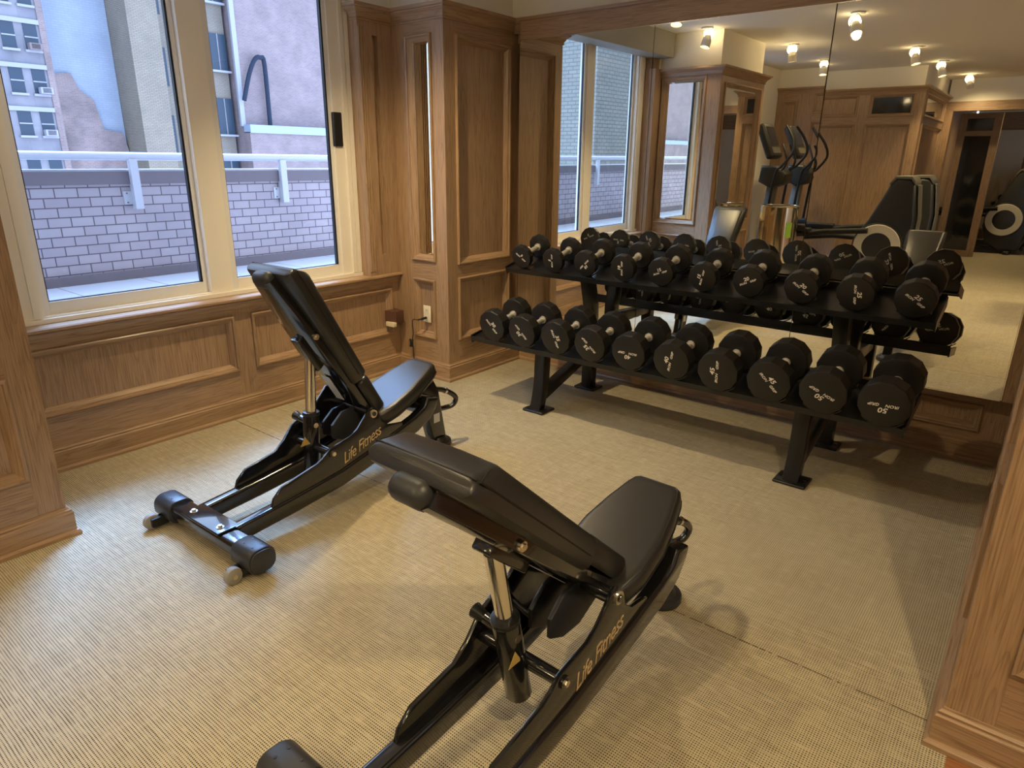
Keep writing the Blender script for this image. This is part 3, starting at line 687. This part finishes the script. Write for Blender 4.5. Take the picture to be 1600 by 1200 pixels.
# ================================================================== BENCHES
def bench(loc, yaw, ang, lb, post_top):
    root = empty('weight_bench', (*loc, 0), yaw); tag(root, lb, 'bench', 'adjustable weight benches')
    # local: x = right, y = forward (towards seat), z up
    b = MB(); b.rbox((-.25, -.045, .045), (.25, .045, .110), .018, BLACKG); base = b.build('base_bar', root)
    b = MB(); b.rbox((-.14, -.048, .110), (.14, .052, .120), .006, BLACKG); pl = b.build('base_plate', root)
    for s in (-1, 1):
        b = MB(); b.cyl((s*.10, -.012, .119), (s*.10, -.012, .123), .015, STEEL, n=18); b.cyl((s*.10, -.012, .122), (s*.10, -.012, .131), .009, STEEL, n=6); b.build('bolt', root, ang=20)
        def stad(w, z0, z1, r):
            out = []
            for (cy_, cz_, a0_) in ((w-r, z1-r, 0), (-w+r, z1-r, 90), (-w+r, z0+r, 180), (w-r, z0+r, 270)):
                for q in range(7): a_ = R_(a0_+q*15); out.append((cy_+r*math.cos(a_), cz_+r*math.sin(a_)))
            return out
        b = MB(); b.prism(stad(.058, .020, .122, .044), 'x', s*.235, s*.362, PLASTIC, bev=.005)
        b2c = MB(); b2c.prism(stad(.052, .026, .116, .040), 'x', s*.3625, s*.370, PLASTIC, bev=.003)
        cap = b.build('end_cap', root, ang=40); b2c.build('cap_face', root, ang=40)
        for (qx, qy) in ((.275, -.016), (.330, -.016), (.275, .020), (.330, .020)):
            b = MB(); b.cyl((s*qx, qy, .1200), (s*qx, qy, .1226), .005, GASKET, n=8); b.build('slot', cap)
        b = MB(); b.box((s*.29-.008, -.105, .018), (s*.29+.008, -.04, .055), BLACKM); b.box((s*.322-.003, -.10, .02), (s*.322+.003, -.04, .05), BLACKM); b.build('wheel_bracket', root, smooth=False)
        b = MB(); b.cyl((s*.300, -.095, .034), (s*.326, -.095, .034), .034, RUBBER, n=28, bev=.006); b.cyl((s*.296, -.095, .034), (s*.330, -.095, .034), .010, STEEL, n=12); b.build('wheel', root)
    # rails: rounded tube running up to the seat end
    prof_b = [(.03, .046), (.30, .066), (.55, .092), (.80, .148), (1.03, .205), (1.12, .250), (1.165, .310), (1.175, .345)]
    prof_t = [(1.10, .365), (1.075, .320), (1.01, .290), (.80, .230), (.55, .172), (.30, .142), (.03, .118)]
    for s in (-1, 1):
        b = MB(); b.prism(prof_b+prof_t, 'x', s*.100, s*.152, BLACKG, bev=.012, seg=3); b.build('side_rail', root)
        if s > 0: pp = [(.19, .125), (.205, .165), (.25, .205), (.43, .243), (.465, .262), (.50, .290), (.62, .312), (.66, .335), (.70, .375), (.725, .405), (.75, .412), (.775, .400), (.79, .370), (.80, .330), (.84, .300), (.93, .285), (.93, .25), (.55, .16)]
        else: pp = [(.19, .125), (.205, .165), (.25, .205), (.40, .235), (.45, .275), (.50, .335), (.56, .37), (.62, .39), (.665, .43), (.70, .47), (.74, .485), (.79, .47), (.82, .40), (.86, .32), (.95, .30), (.93, .25), (.55, .16)]
        b = MB(); b.prism(pp, 'x', s*.128, s*.143, BLACKG, bev=.003); b.build('side_plate', root)
        b = MB(); b.cyl((s*.143, .51, .266), (s*.151, .51, .266), .018, BLACKG, n=20); b.cyl((s*.150, .51, .266), (s*.157, .51, .266), .010, STEEL, n=6); b.build('bolt', root, ang=20); b = MB()
        b.cyl((s*.143, .748, .384), (s*.153, .748, .384), .019, STEEL, n=20); b.cyl((s*.152, .748, .384), (s*.157, .748, .384), .011, BLACKG, n=12); b.build('bolt', root, ang=20)
    b = MB(); b.cyl((-.13, .51, .266), (.13, .51, .266), .020, BLACKG, n=16); b.build('cross_tube', root); b = MB(); b.cyl((-.13, .748, .384), (.13, .748, .384), .020, BLACKG, n=16); b.build('pivot_tube', root)
    # selector quadrant and linkage under the back
    b = MB(); b.prism([(.60, .28), (.66, .25), (.74, .25), (.82, .29), (.84, .36), (.76, .40), (.66, .39), (.60, .34)], 'x', -.045, -.030, BLACKM, bev=.003); b.prism([(.60, .28), (.66, .25), (.74, .25), (.82, .29), (.84, .36), (.76, .40), (.66, .39), (.60, .34)], 'x', .02, .035, PLASTIC, bev=.003); b.build('seat_quadrant', root)
    b = MB(); b.tube([(-.04, .62, .30), (-.10, .60, .34), (-.11, .58, .40)], .010, BLACKG); b.build('seat_lever', root)
    # upright telescoping post
    pb = Vector((0, .50, .19)); pt = Vector((0, *post_top)); d = (pt-pb).normalized()
    st = pb+d*.235
    b = MB(); b.cyl(pb-d*.045, st, .036, BLACKG, n=28, bev=.004); sl = b.build('post_sleeve', root)
    b = MB(); b.cyl(st-d*.012, st+d*.003, .0378, BLACKM, n=28, bev=.002); b.build('collar', sl)
    b = MB(); b.cyl(st-d*.02, pt, .0235, CHROME, n=28); b.build('chrome_post', root)
    kb = st-d*.055
    b = MB(); b.cyl(kb+Vector((-.02, 0, 0)), kb+Vector((-.075, 0, .008)), .016, BLACKG, n=16); b.cyl(kb+Vector((-.075, 0, .008)), kb+Vector((-.115, 0, .014)), .014, BLACKM, n=16, r2=.022, bev=.002); b.build('adjust_knob', root)
    b = MB(); b.cyl(kb+Vector((.0, 0, 0)), kb+Vector((.036, 0, 0)), .012, STEEL, n=16); b.build('bolt', root)
    # back: local frame s along back, t normal
    M = Matrix.Translation((0, .748, .384)) @ Matrix.Rotation(-(PI/2-ang)*0, 4, 'X')
    ds = Vector((0, -math.cos(ang), math.sin(ang))); dt = Vector((0, math.sin(ang), math.cos(ang)))
    og = Vector((0, .748, .384))-ds*.02+dt*.012; ds = ds*1.04
    M = Matrix(((1, 0, 0, 0), (0, ds.y, dt.y, og.y), (0, ds.z, dt.z, og.z), (0, 0, 0, 1)))
    def loft(sections, mt, name, cap=True, par=root, sub=0):
        """sections: list of (s, [(x,t)...]) rings"""
        mb = MB(); n = len(sections[0][1]); vs = []; fs = []
        for s_, ring in sections:
            for (x, t) in ring: vs.append(M @ Vector((x, s_, t)))
        for k in range(len(sections)-1):
            for i in range(n): j = (i+1) % n; fs.append((k*n+i, k*n+j, (k+1)*n+j, (k+1)*n+i))
        fs.append(tuple(range(n))[::-1]); fs.append(tuple(range((len(sections)-1)*n, len(sections)*n)))
        mb.add(vs, fs, mt); return mb.build(name, par, ang=40)
    def padring(w, wf, t0, t1, sh=0.0):
        """chamfered pad section; w half width at the side, wf half width of the flat front"""
        tm = t0+(t1-t0)*.45
        pts = [(-w*.88, t0), (-w, t0+.014), (-w-.001, tm)]
        for k in range(1, 5): a = k/5; pts.append((-w+(w-wf)*a**1.5, tm+(t1-tm)*math.sin(a*PI/2)))
        pts += [(-wf, t1), (-wf*.5, t1+.002), (0, t1+.003), (wf*.5, t1+.002), (wf, t1)]
        for k in range(4, 0, -1): a = k/5; pts.append((w-(w-wf)*a**1.5, tm+(t1-tm)*math.sin(a*PI/2)))
        pts += [(w+.001, tm), (w, t0+.014), (w*.88, t0)]
        return pts
    def pad(s0, s1, w0, w1, t0, t1, f0=.7, f1=.7, e=.014):
        return [(s0, padring(w0-e, (w0-e)*f0*.92, t0+e*.6, t1-e)), (s0+e*.35, padring(w0-e*.3, (w0-e*.3)*f0, t0+e*.2, t1-e*.3)), (s0+e, padring(w0, w0*f0, t0, t1)),
                (s1-e, padring(w1, w1*f1, t0, t1)), (s1-e*.35, padring(w1-e*.3, (w1-e*.3)*f1, t0+e*.2, t1-e*.3)), (s1, padring(w1-e, (w1-e)*f1*.92, t0+e*.6, t1-e))]
    pr = pad(.168, .770, .118, .150, .006, .096, f0=.8, f1=.8)[:4]
    pr = [(q, [(x, t) for x, t in rg]) for q, rg in pr[:3]]+[(.706, padring(.150, .121, .002, .097)), (.722, padring(.150, .121, .002, .092)), (.762, padring(.150, .126, .002, .056)), (.770, padring(.148, .126, .004, .047)), (.774, padring(.142, .120, .012, .040))]
    bp = loft(pr, VINYL, 'back_pad')
    # piped seam round the side of the pad
    def seamline(s0, s1, w0, w1, t, name, par):
        mb = MB()
        for sg in (-1, 1):
            mb.tube([M @ Vector(q) for q in ((sg*(w0+.002), s0+.02, t), (sg*(w1+.0012), .700, t), (sg*(w1+.0008), s1-.006, t))], .0022, SEAM, n=6, smooth=0)
            mb.tube([M @ Vector(q) for q in ((sg*w1, s1-.008, t), (sg*(w1-.012), .742, t+.024), (sg*(w1-.028), .712, t+.047))], .0016, SEAM, n=6, smooth=0)
        mb.tube([M @ Vector(q) for q in ((-w1*.98, s1, t), (w1*.98, s1, t))], .0022, SEAM, n=6, smooth=0)
        mb.build(name, par)
    seamline(.185, .770, .118, .150, .0470, 'seam', bp)
    loft(pad(-.118, .150, .085, .092, .032, .104, e=.02), VINYL, 'lower_back_pad')
    def shell(w, t0, t1): 
        return [(-w*.75, t0), (-w, t0+.012), (-w, t1-.006), (-w*.9, t1), (w*.9, t1), (w, t1-.006), (w, t0+.012), (w*.75, t0)]
    loft([(-.09, shell(.05, .01, .033)), (-.04, shell(.07, -.01, .034)), (.15, shell(.095, -.028, .020)), (.35, shell(.10, -.038, .014)), (.60, shell(.085, -.042, .014)), (.755, shell(.060, -.044, .014))], BLACKG, 'back_shell')
    b = MB(); b.rbox((-.054, .715, -.048), (.054, .785, .014), .028, PLASTIC, M=M, seg=6); b.build('end_cap', root, ang=50)
    b = MB()
    for s in (-1, 1):
        b = MB(); b.cyl(M @ Vector((s*.090, .47, -.014)), M @ Vector((s*.102, .47, -.014)), .013, STEEL, n=18); b.cyl(M @ Vector((s*.100, .47, -.014)), M @ Vector((s*.107, .47, -.014)), .008, STEEL, n=6); b.build('bolt', root, ang=20)
    b = MB(); b.rbox((-.03, .30, -.066), (.03, .47, -.035), .006, BLACKG, M=M); b.build('post_bracket', root)
    b = MB(); b.box((-.028, .10, -.0400), (.028, .24, -.0388), simple('white_decal', (.65, .66, .68), .5), M); b.build('decal', root, smooth=False)
    # seat
    ss, sz0 = .795, .350; dirn = R_(20.5)
    MS = Matrix.Translation((0, ss, sz0)) @ Matrix.Rotation(dirn, 4, 'X')
    SL = .458
    outline = [(0, .10), (.02, .122), (.10, .140), (.22, .138), (.33, .118), (.42, .094), (SL-.010, .082), (SL, .066)]
    mb = MB(); vs = []; fs = []
    lay = [(-.080, -.020), (-.073, -.006), (-.058, 0), (-.016, 0), (-.006, -.005), (-.001, -.014), (0, -.026)]
    ring = [(w, y) for y, w in outline]+[(-w, y) for y, w in outline[::-1]]; cy = SL/2; n = len(ring)
    for (z, off) in lay:
        for (x, y) in ring:
            k = 1+off/.13; vs.append(MS @ Vector((x*k, cy+(y-cy)*(1+off/(SL/2)), z)))
    for k in range(len(lay)-1):
        for i in range(n): j = (i+1) % n; fs.append((k*n+i, k*n+j, (k+1)*n+j, (k+1)*n+i))
    fs.append(tuple(range(n))[::-1]); fs.append(tuple(range((len(lay)-1)*n, len(lay)*n)))
    mb.add(vs, fs, VINYL); seat = mb.build('seat_pad', root, ang=45)
    mb = MB()
    for zz, off, rr in ((-.056, .0006, .0016), (-.0045, -.008, .0018)):
        pts = []
        for (x, y) in ring+[ring[0]]: k = 1+off/.13; pts.append(MS @ Vector((x*k, cy+(y-cy)*(1+off/(SL/2)), zz)))
        mb.tube(pts, rr, SEAM if zz < -.02 else VINYL, n=6, smooth=0)
    mb.build('seam', seat)
    b = MB(); b.rbox((-.07, .03, -.105), (.07, SL-.06, -.079), .008, BLACKG, M=MS); b.build('seat_frame', root)
    # front leg and foot
    b = MB(); b.prism([(1.16, .345), (1.265, .39), (1.30, .33), (1.355, .03), (1.255, .03), (1.20, .24)], 'x', -.034, .034, BLACKG, bev=.01, seg=3)
    b.rbox((-.125, 1.08, .265), (.125, 1.19, .345), .02, BLACKG); b.build('front_leg', root)
    b = MB(); b.box((.0343, 1.255, .15), (.0350, 1.30, .20), simple('white_sticker', (.7, .72, .74), .5)); b.build('sticker', root, smooth=False)
    b = MB(); b.cyl((0, 1.31, 0), (0, 1.31, .034), .078, PLASTIC, n=40, bev=.008); b.cyl((0, 1.31, .03), (0, 1.31, .055), .060, PLASTIC, n=32, r2=.045); b.build('foot_pad', root)
    b = MB(); b.tube([(.0, 1.24, .345), (.02, 1.33, .320), (.030, 1.395, .285), (.030, 1.435, .245), (.02, 1.42, .208), (.0, 1.37, .198), (.0, 1.26, .215)], .0145, BLACKG, n=16, smooth=8); h = b.build('handle', root)
    b = MB(); b.cyl((.024, 1.352, .311), (.026, 1.365, .305), .0168, CHROME, n=16); b.build('handle_ring', h)
    # maker script on both plates
    for s in (1,):
        Bm = Matrix.Translation((.1437, .672, .252)) @ Matrix(((0, 0, 1, 0), (1, 0, 0, 0), (0, 1, 0, 0), (0, 0, 0, 1))) @ Matrix.Rotation(R_(19), 4, 'Z')
        text_mesh('Life Fitness', .074, GOLD, 'maker_lettering', root, Bm, shear=.55, bold=-.0003, sx=.80, space=.92)
    b = MB(); tri = [(.40, .31), (.46, .31), (.43, .355)]
    b.prism([(.425, .295), (.475, .295), (.45, .335)], 'x', .0345, .0352, simple('warning_yellow', (.55, .38, .10), .5)); b.build('warning_label', root, smooth=False)
    return root
bench((-2.43, 1.13), .01, R_(59.5), 'adjustable black weight bench nearer the window, its back set steep', (.545, .80))
bench((-.89, .645), -.03, R_(41.0), 'adjustable black weight bench in the foreground, its back set low', (.405, .63))

# ================================================================== WALL FITTINGS
IV = simple('ivory_plastic', (.78, .70, .50), .4)
r = empty('wall_outlet', (-3.375, AY+.012, .455)); b = MB(); b.rbox((-.036, -.008, -.060), (.036, 0, .060), .004, IV); b.build('cover_plate', r)
b = MB()
for z in (-.026, .026):
    b.rbox((-.017, -.010, z-.016), (.017, -.007, z+.016), .003, IV)
    for q in (-.006, .006): b.box((q-.001, -.0105, z-.004), (q+.001, -.0099, z+.006), GASKET)
b.build('socket', r, smooth=False); tag(r, 'ivory wall outlet low on the corner pier', 'outlet')
r = empty('power_cord', (-3.375, AY, .43)); b = MB(); b.cyl((.0, -.004, 0), (-.005, -.045, -.004), .009, GASKET, n=12); b.cyl((-.005, -.045, -.004), (-.02, -.07, -.008), .006, GASKET, n=10); b.build('plug', r)
b = MB(); b.tube([(-.02, -.07, -.008), (-.06, -.075, -.01), (-.09, -.055, -.05), (-.10, -.04, -.12), (-.115, -.035, -.16), (-.12, -.03, -.20), (-.115, -.03, -.30), (-.11, -.035, -.415)], .0035, GASKET, n=8); b.build('cable', r)
b = MB(); 
for k in range(3): b.tube([(-.135+.02*k, -.045, -.17), (-.12+.006*k, -.055, -.20), (-.135+.015*k, -.045, -.225), (-.112, -.04, -.20), (-.130, -.045, -.17)], .0035, GASKET, n=8)
b.build('cable_bundle', r)
tag(r, 'black power cord plugged into the ivory wall outlet, bundled midway', 'cord')
BRN = simple('brown_plastic', (.10, .045, .028), .45)
r = empty('corner_box', (-3.605, 3.215, .37)); b = MB()
b.prism([(-.052, -.055), (.038, -.03), (.040, .042), (-.052, .042)], 'z', 0, .095, BRN, bev=.004); b.build('case', r)
b = MB(); b.rbox((-.040, -.062, -.016), (.042, -.030, .016), .003, IV); b.build('strip', r)
tag(r, 'small brown box with an ivory strip fixed in the corner below the sill', 'box')

# ================================================================== TRASH CAN
BRASS = simple('brushed_brass_steel', (.88, .78, .56), .12, 1)
r = empty('trash_can', (-2.72, -.80, 0)); b = MB()
b.cyl((0, 0, 0), (0, 0, .96), .225, BRASS, n=48); can = b.build('body', r)
b = MB(); b.tube([(.227*math.cos(a*PI/16), .227*math.sin(a*PI/16), .96) for a in range(33)], .009, BRASS, n=10, smooth=0); b.build('rim', r)
b = MB(); b.cyl((0, 0, .955), (0, 0, .962), .195, GASKET, n=32); b.build('lid_opening', r)
b = MB()
GREENL = simple('green_label', (.35, .62, .06), .5)
vs = []; fs = []
for k in range(6):
    a = R_(30+k*4)
    for z in (.60, .78): vs.append((.2265*math.cos(a), .2265*math.sin(a), z))
for k in range(5): fs.append((2*k, 2*k+2, 2*k+3, 2*k+1))
b.add(vs, fs, GREENL); b.build('label_sticker', r, smooth=False)
tag(r, 'round polished metal trash can with green label, reflected beside the left pier', 'trash can')

# ================================================================== ELLIPTICALS (seen in the mirror)
HOUS = simple('dark_machine_shell', (.022, .022, .019), .38); HOUS2 = simple('grey_machine_trim', (.13, .125, .10), .4); RING = simple('pale_ring', (.62, .58, .44), .45)
SCREEN = simple('screen_glass', (.02, .025, .04), .12, 0, .8)
HOUSX = simple('matt_black_plastic', (.012, .012, .012), .6, 0, .3)
def elliptical(loc, lb, mirror=1, sc=1.0):
    """x along the machine, drive housing at +x, ring facing +y (towards the mirrors)"""
    r = empty('elliptical_trainer', (*loc, 0)); tag(r, lb, 'elliptical trainer', 'elliptical trainers')
    r.scale = (sc, sc, sc)
    b = MB(); b.prism([(.25, .06), (.54, .06), (.60, .30), (.61, .90), (.55, 1.27), (.50, 1.33), (.35, 1.34), (.30, 1.28), (.12, .86), (.02, .70), (-.02, .45), (.05, .20)], 'y', -.20, .20, HOUS, bev=.035, seg=4); h = b.build('drive_housing', r, ang=45)
    b = MB(); b.prism([(.30, 1.26), (.35, 1.335), (.50, 1.335), (.55, 1.27), (.55, 1.31), (.51, 1.37), (.34, 1.37), (.28, 1.28)], 'y', -.205, .205, HOUS2, bev=.008); b.build('top_trim', h)
    b = MB(); b.prism([(.52, .10), (.60, .30), (.615, .90), (.56, 1.27), (.58, 1.27), (.635, .90), (.63, .30), (.56, .10)], 'y', -.12, .12, HOUS2, bev=.01); b.build('rear_trim', h)
    for s in (1, -1):
        b = MB(); b.cyl((.265, s*.195, .56), (.265, s*.235, .56), .275, HOUS, n=48, bev=.01); w = b.build('crank_cover', r, ang=30)
        vs = []; fs = []; n = 48
        for k in range(n):
            a = 2*PI*k/n
            for rr, yy in ((.158, .235), (.162, .245), (.250, .245), (.258, .235)): vs.append((.265+rr*math.cos(a), s*yy, .56+rr*math.sin(a)))
        for k in range(n):
            j = (k+1) % n
            for q in range(3): fs.append((k*4+q, j*4+q, j*4+q+1, k*4+q+1))
        b = MB(); b.add(vs, fs, RING); b.build('ring', w)
        up_ = .12 if s > 0 else -.02
        b = MB(); b.tube([(.15, s*.27, .62+up_), (-.35, s*.27, .62+up_*.6), (-1.10, s*.24, .52)], .034, HOUSX, n=12, smooth=0); b.build('pedal_arm', r)
        b = MB(); b.rbox((-1.0, s*.17, .60+up_*.4), (-.50, s*.33, .68+up_*.4), .02, HOUSX); b.build('pedal', r)
        b = MB(); b.tube([(-1.10, s*.25, .48), (-1.08, s*.27, 1.0), (-1.04, s*.27, 1.34), (-.97, s*.30, 1.42), (-.86, s*.29, 1.58), (-.89, s*.24, 1.74), (-1.0, s*.20, 1.90)], .017, BLACKM, n=12); b.build('moving_handle', r)
        b = MB(); b.tube([(-1.12, s*.06, 1.36), (-1.0, s*.15, 1.38), (-.96, s*.17, 1.50), (-1.04, s*.13, 1.68)], .014, BLACKM, n=10); b.build('fixed_handle', r)
    b = MB(); b.box((-1.30, -.07, .03), (.30, .07, .11), HOUS); b.rbox((-1.36, -.28, .0), (-1.26, .28, .06), .02, HOUS); b.rbox((.35, -.30, .0), (.45, .30, .06), .02, HOUS); b.build('base_frame', r)
    b = MB(); b.prism([(-1.32, .08), (-1.17, .08), (-1.08, 1.30), (-1.20, 1.30)], 'y', -.045, .045, HOUS2, bev=.015); b.build('mast', r)
    b = MB(); b.prism([(-1.30, 1.22), (-1.14, 1.14), (-.98, 1.20), (-.95, 1.32), (-1.08, 1.42), (-1.28, 1.42)], 'y', -.16, .16, HOUS, bev=.03, seg=3); b.build('mast_cowl', r)
    Mc = Matrix.Translation((-1.26, 0, 1.72)) @ Matrix.Rotation(R_(-24), 4, 'Y')
    b = MB(); b.rbox((-.05, -.19, -.23), (.05, .19, .22), .03, HOUS, M=Mc, seg=4); c = b.build('console', r)
    b = MB(); b.box((.049, -.14, -.06), (.0515, .14, .17), SCREEN, Mc); b.box((.049, -.14, -.18), (.0515, .14, -.10), HOUS2, Mc); b.build('screen', c, smooth=False)
    return r
elliptical((-1.905, -1.43), 'black elliptical trainer with pale ring, reflected nearest the mirror')
elliptical((-1.845, -2.31), 'black elliptical trainer reflected behind the one with the full pale ring')
elliptical((1.6, -1.5), 'black elliptical trainer right of the room, glimpsed in the mirror of the left pier')
elliptical((1.6, -2.5), 'second black elliptical trainer right of the room, beyond the glimpsed one')
elliptical((-1.02, -7.15), 'black elliptical trainer with pale ring, standing in for a distant reflection at the right edge of the mirror', sc=1.05)  # this pair is added in place of reflections of the nearer machines
elliptical((-.90, -8.2), 'farthest black elliptical trainer, standing in for a reflection half hidden at the right edge of the mirror', sc=1.05)
# white-framed gym machine deep in the reflection
WM = simple('cream_machine_frame', (.70, .66, .50), .4)
r = empty('cable_machine', (-1.05, -8.6, 0)); b = MB()
b.box((-.35, -.2, 0), (.45, -.12, .08), WM); b.box((-.05, -.2, .08), (.02, -.12, 1.35), WM); b.box((-.05, -.2, .75), (.45, -.12, .82), WM); b.cyl((.15, -.16, .82), (.15, -.16, 1.25), .03, WM); b.build('frame', r, smooth=False)
b = MB(); b.rbox((.05, -.3, .85), (.5, .1, .95), .03, BLACKM); b.rbox((.35, -.3, .95), (.45, .1, 1.5), .03, BLACKM); b.build('pads', r)
tag(r, 'cream framed exercise machine deep in the reflected room', 'exercise machine')

# ================================================================== SPOT LAMPS
def lamp(x, y, ax, ay, p, lit, lb):
    cz = CEIL
    r = empty('spot_lamp', (x, y, cz)); tag(r, lb, 'ceiling lamp', 'white ceiling spot lamps')
    b = MB(); b.cyl((0, 0, -.012), (0, 0, 0), .058, WHITEL, n=28, bev=.003); b.build('canopy', r)
    d = Vector((ax-x, ay-y, -1.9)).normalized(); c = Vector((0, 0, -.125))
    side = d.cross(Vector((0, 0, 1))).normalized() if abs(d.z) < .999 else Vector((1, 0, 0))
    b = MB(); b.tube([(0, 0, -.01), side*.03+Vector((0, 0, -.04)), side*.05+Vector((0, 0, -.09)), side*.046+c], .005, WHITEL, n=8)
    b.tube([(0, 0, -.01), -side*.03+Vector((0, 0, -.04)), -side*.05+Vector((0, 0, -.09)), -side*.046+c], .005, WHITEL, n=8); b.build('yoke', r)
    b = MB(); b.cyl(c-d*.055, c-d*.01, .030, WHITEL, n=24, r2=.046); b.cyl(c-d*.01, c+d*.055, .046, WHITEL, n=24, cap=False); h = b.build('lamp_head', r)
    b = MB(); b.cyl(c+d*.028, c+d*.036, .040, BULB, n=24); b.build('bulb', r)
    l = bpy.data.lights.new('spot_light', 'SPOT'); l.energy = p; l.color = WARM; l.spot_size = R_(122); l.spot_blend = 1.0; l.shadow_soft_size = .035
    o = bpy.data.objects.new('spot_light', l); COL.objects.link(o); o.parent = r; o.location = c+d*.07
    o.rotation_euler = d.to_track_quat('-Z', 'Y').to_euler()
    l = bpy.data.lights.new('ceiling_fill', 'POINT'); l.energy = 26 if 'glowing' in lb else 2.2; l.color = WARM; l.shadow_soft_size = .05  # point light added behind each head to brighten the ceiling
    o = bpy.data.objects.new('ceiling_fill', l); COL.objects.link(o); o.parent = r; o.location = c-d*.085+Vector((0, 0, -.01))
LL = ['white spot lamp aimed at the dumbbell rack near the corner', 'white spot lamp over the middle of the room between the benches', 'white spot lamp near the window above the left pier',
      'white spot lamp over the reflected elliptical trainers', 'white spot lamp just past the reflected elliptical trainers', 'white spot lamp nearest the reflected header beam',
      'white spot lamp in front of the reflected closet cornice', 'brightly glowing white spot lamp reflected above the left pier', 'added white spot lamp, out of view right of the camera, lighting the foreground floor']
for L_, lb in zip(LAMPS, LL): lamp(*L_, lb)
for (x, y) in ((-.6, -6.6), (1.8, -2.0), (1.9, .4), (.45, -1.7)):  # extra lamps; the last is added unseen to brighten the mirrored floor
    lamp(x, y, x-(.7 if x < .5 else 0), y+.2, (45 if y > 0 else 90) if x > 1 or y < -5 else 170, 1, {-6.6: 'white spot lamp in the far end of the reflected room', -2.0: 'white spot lamp far right behind the camera', .4: 'white spot lamp lighting the front of the right pier', -1.7: 'added white spot lamp, out of view behind the camera, brightening the mirrored floor'}[y])
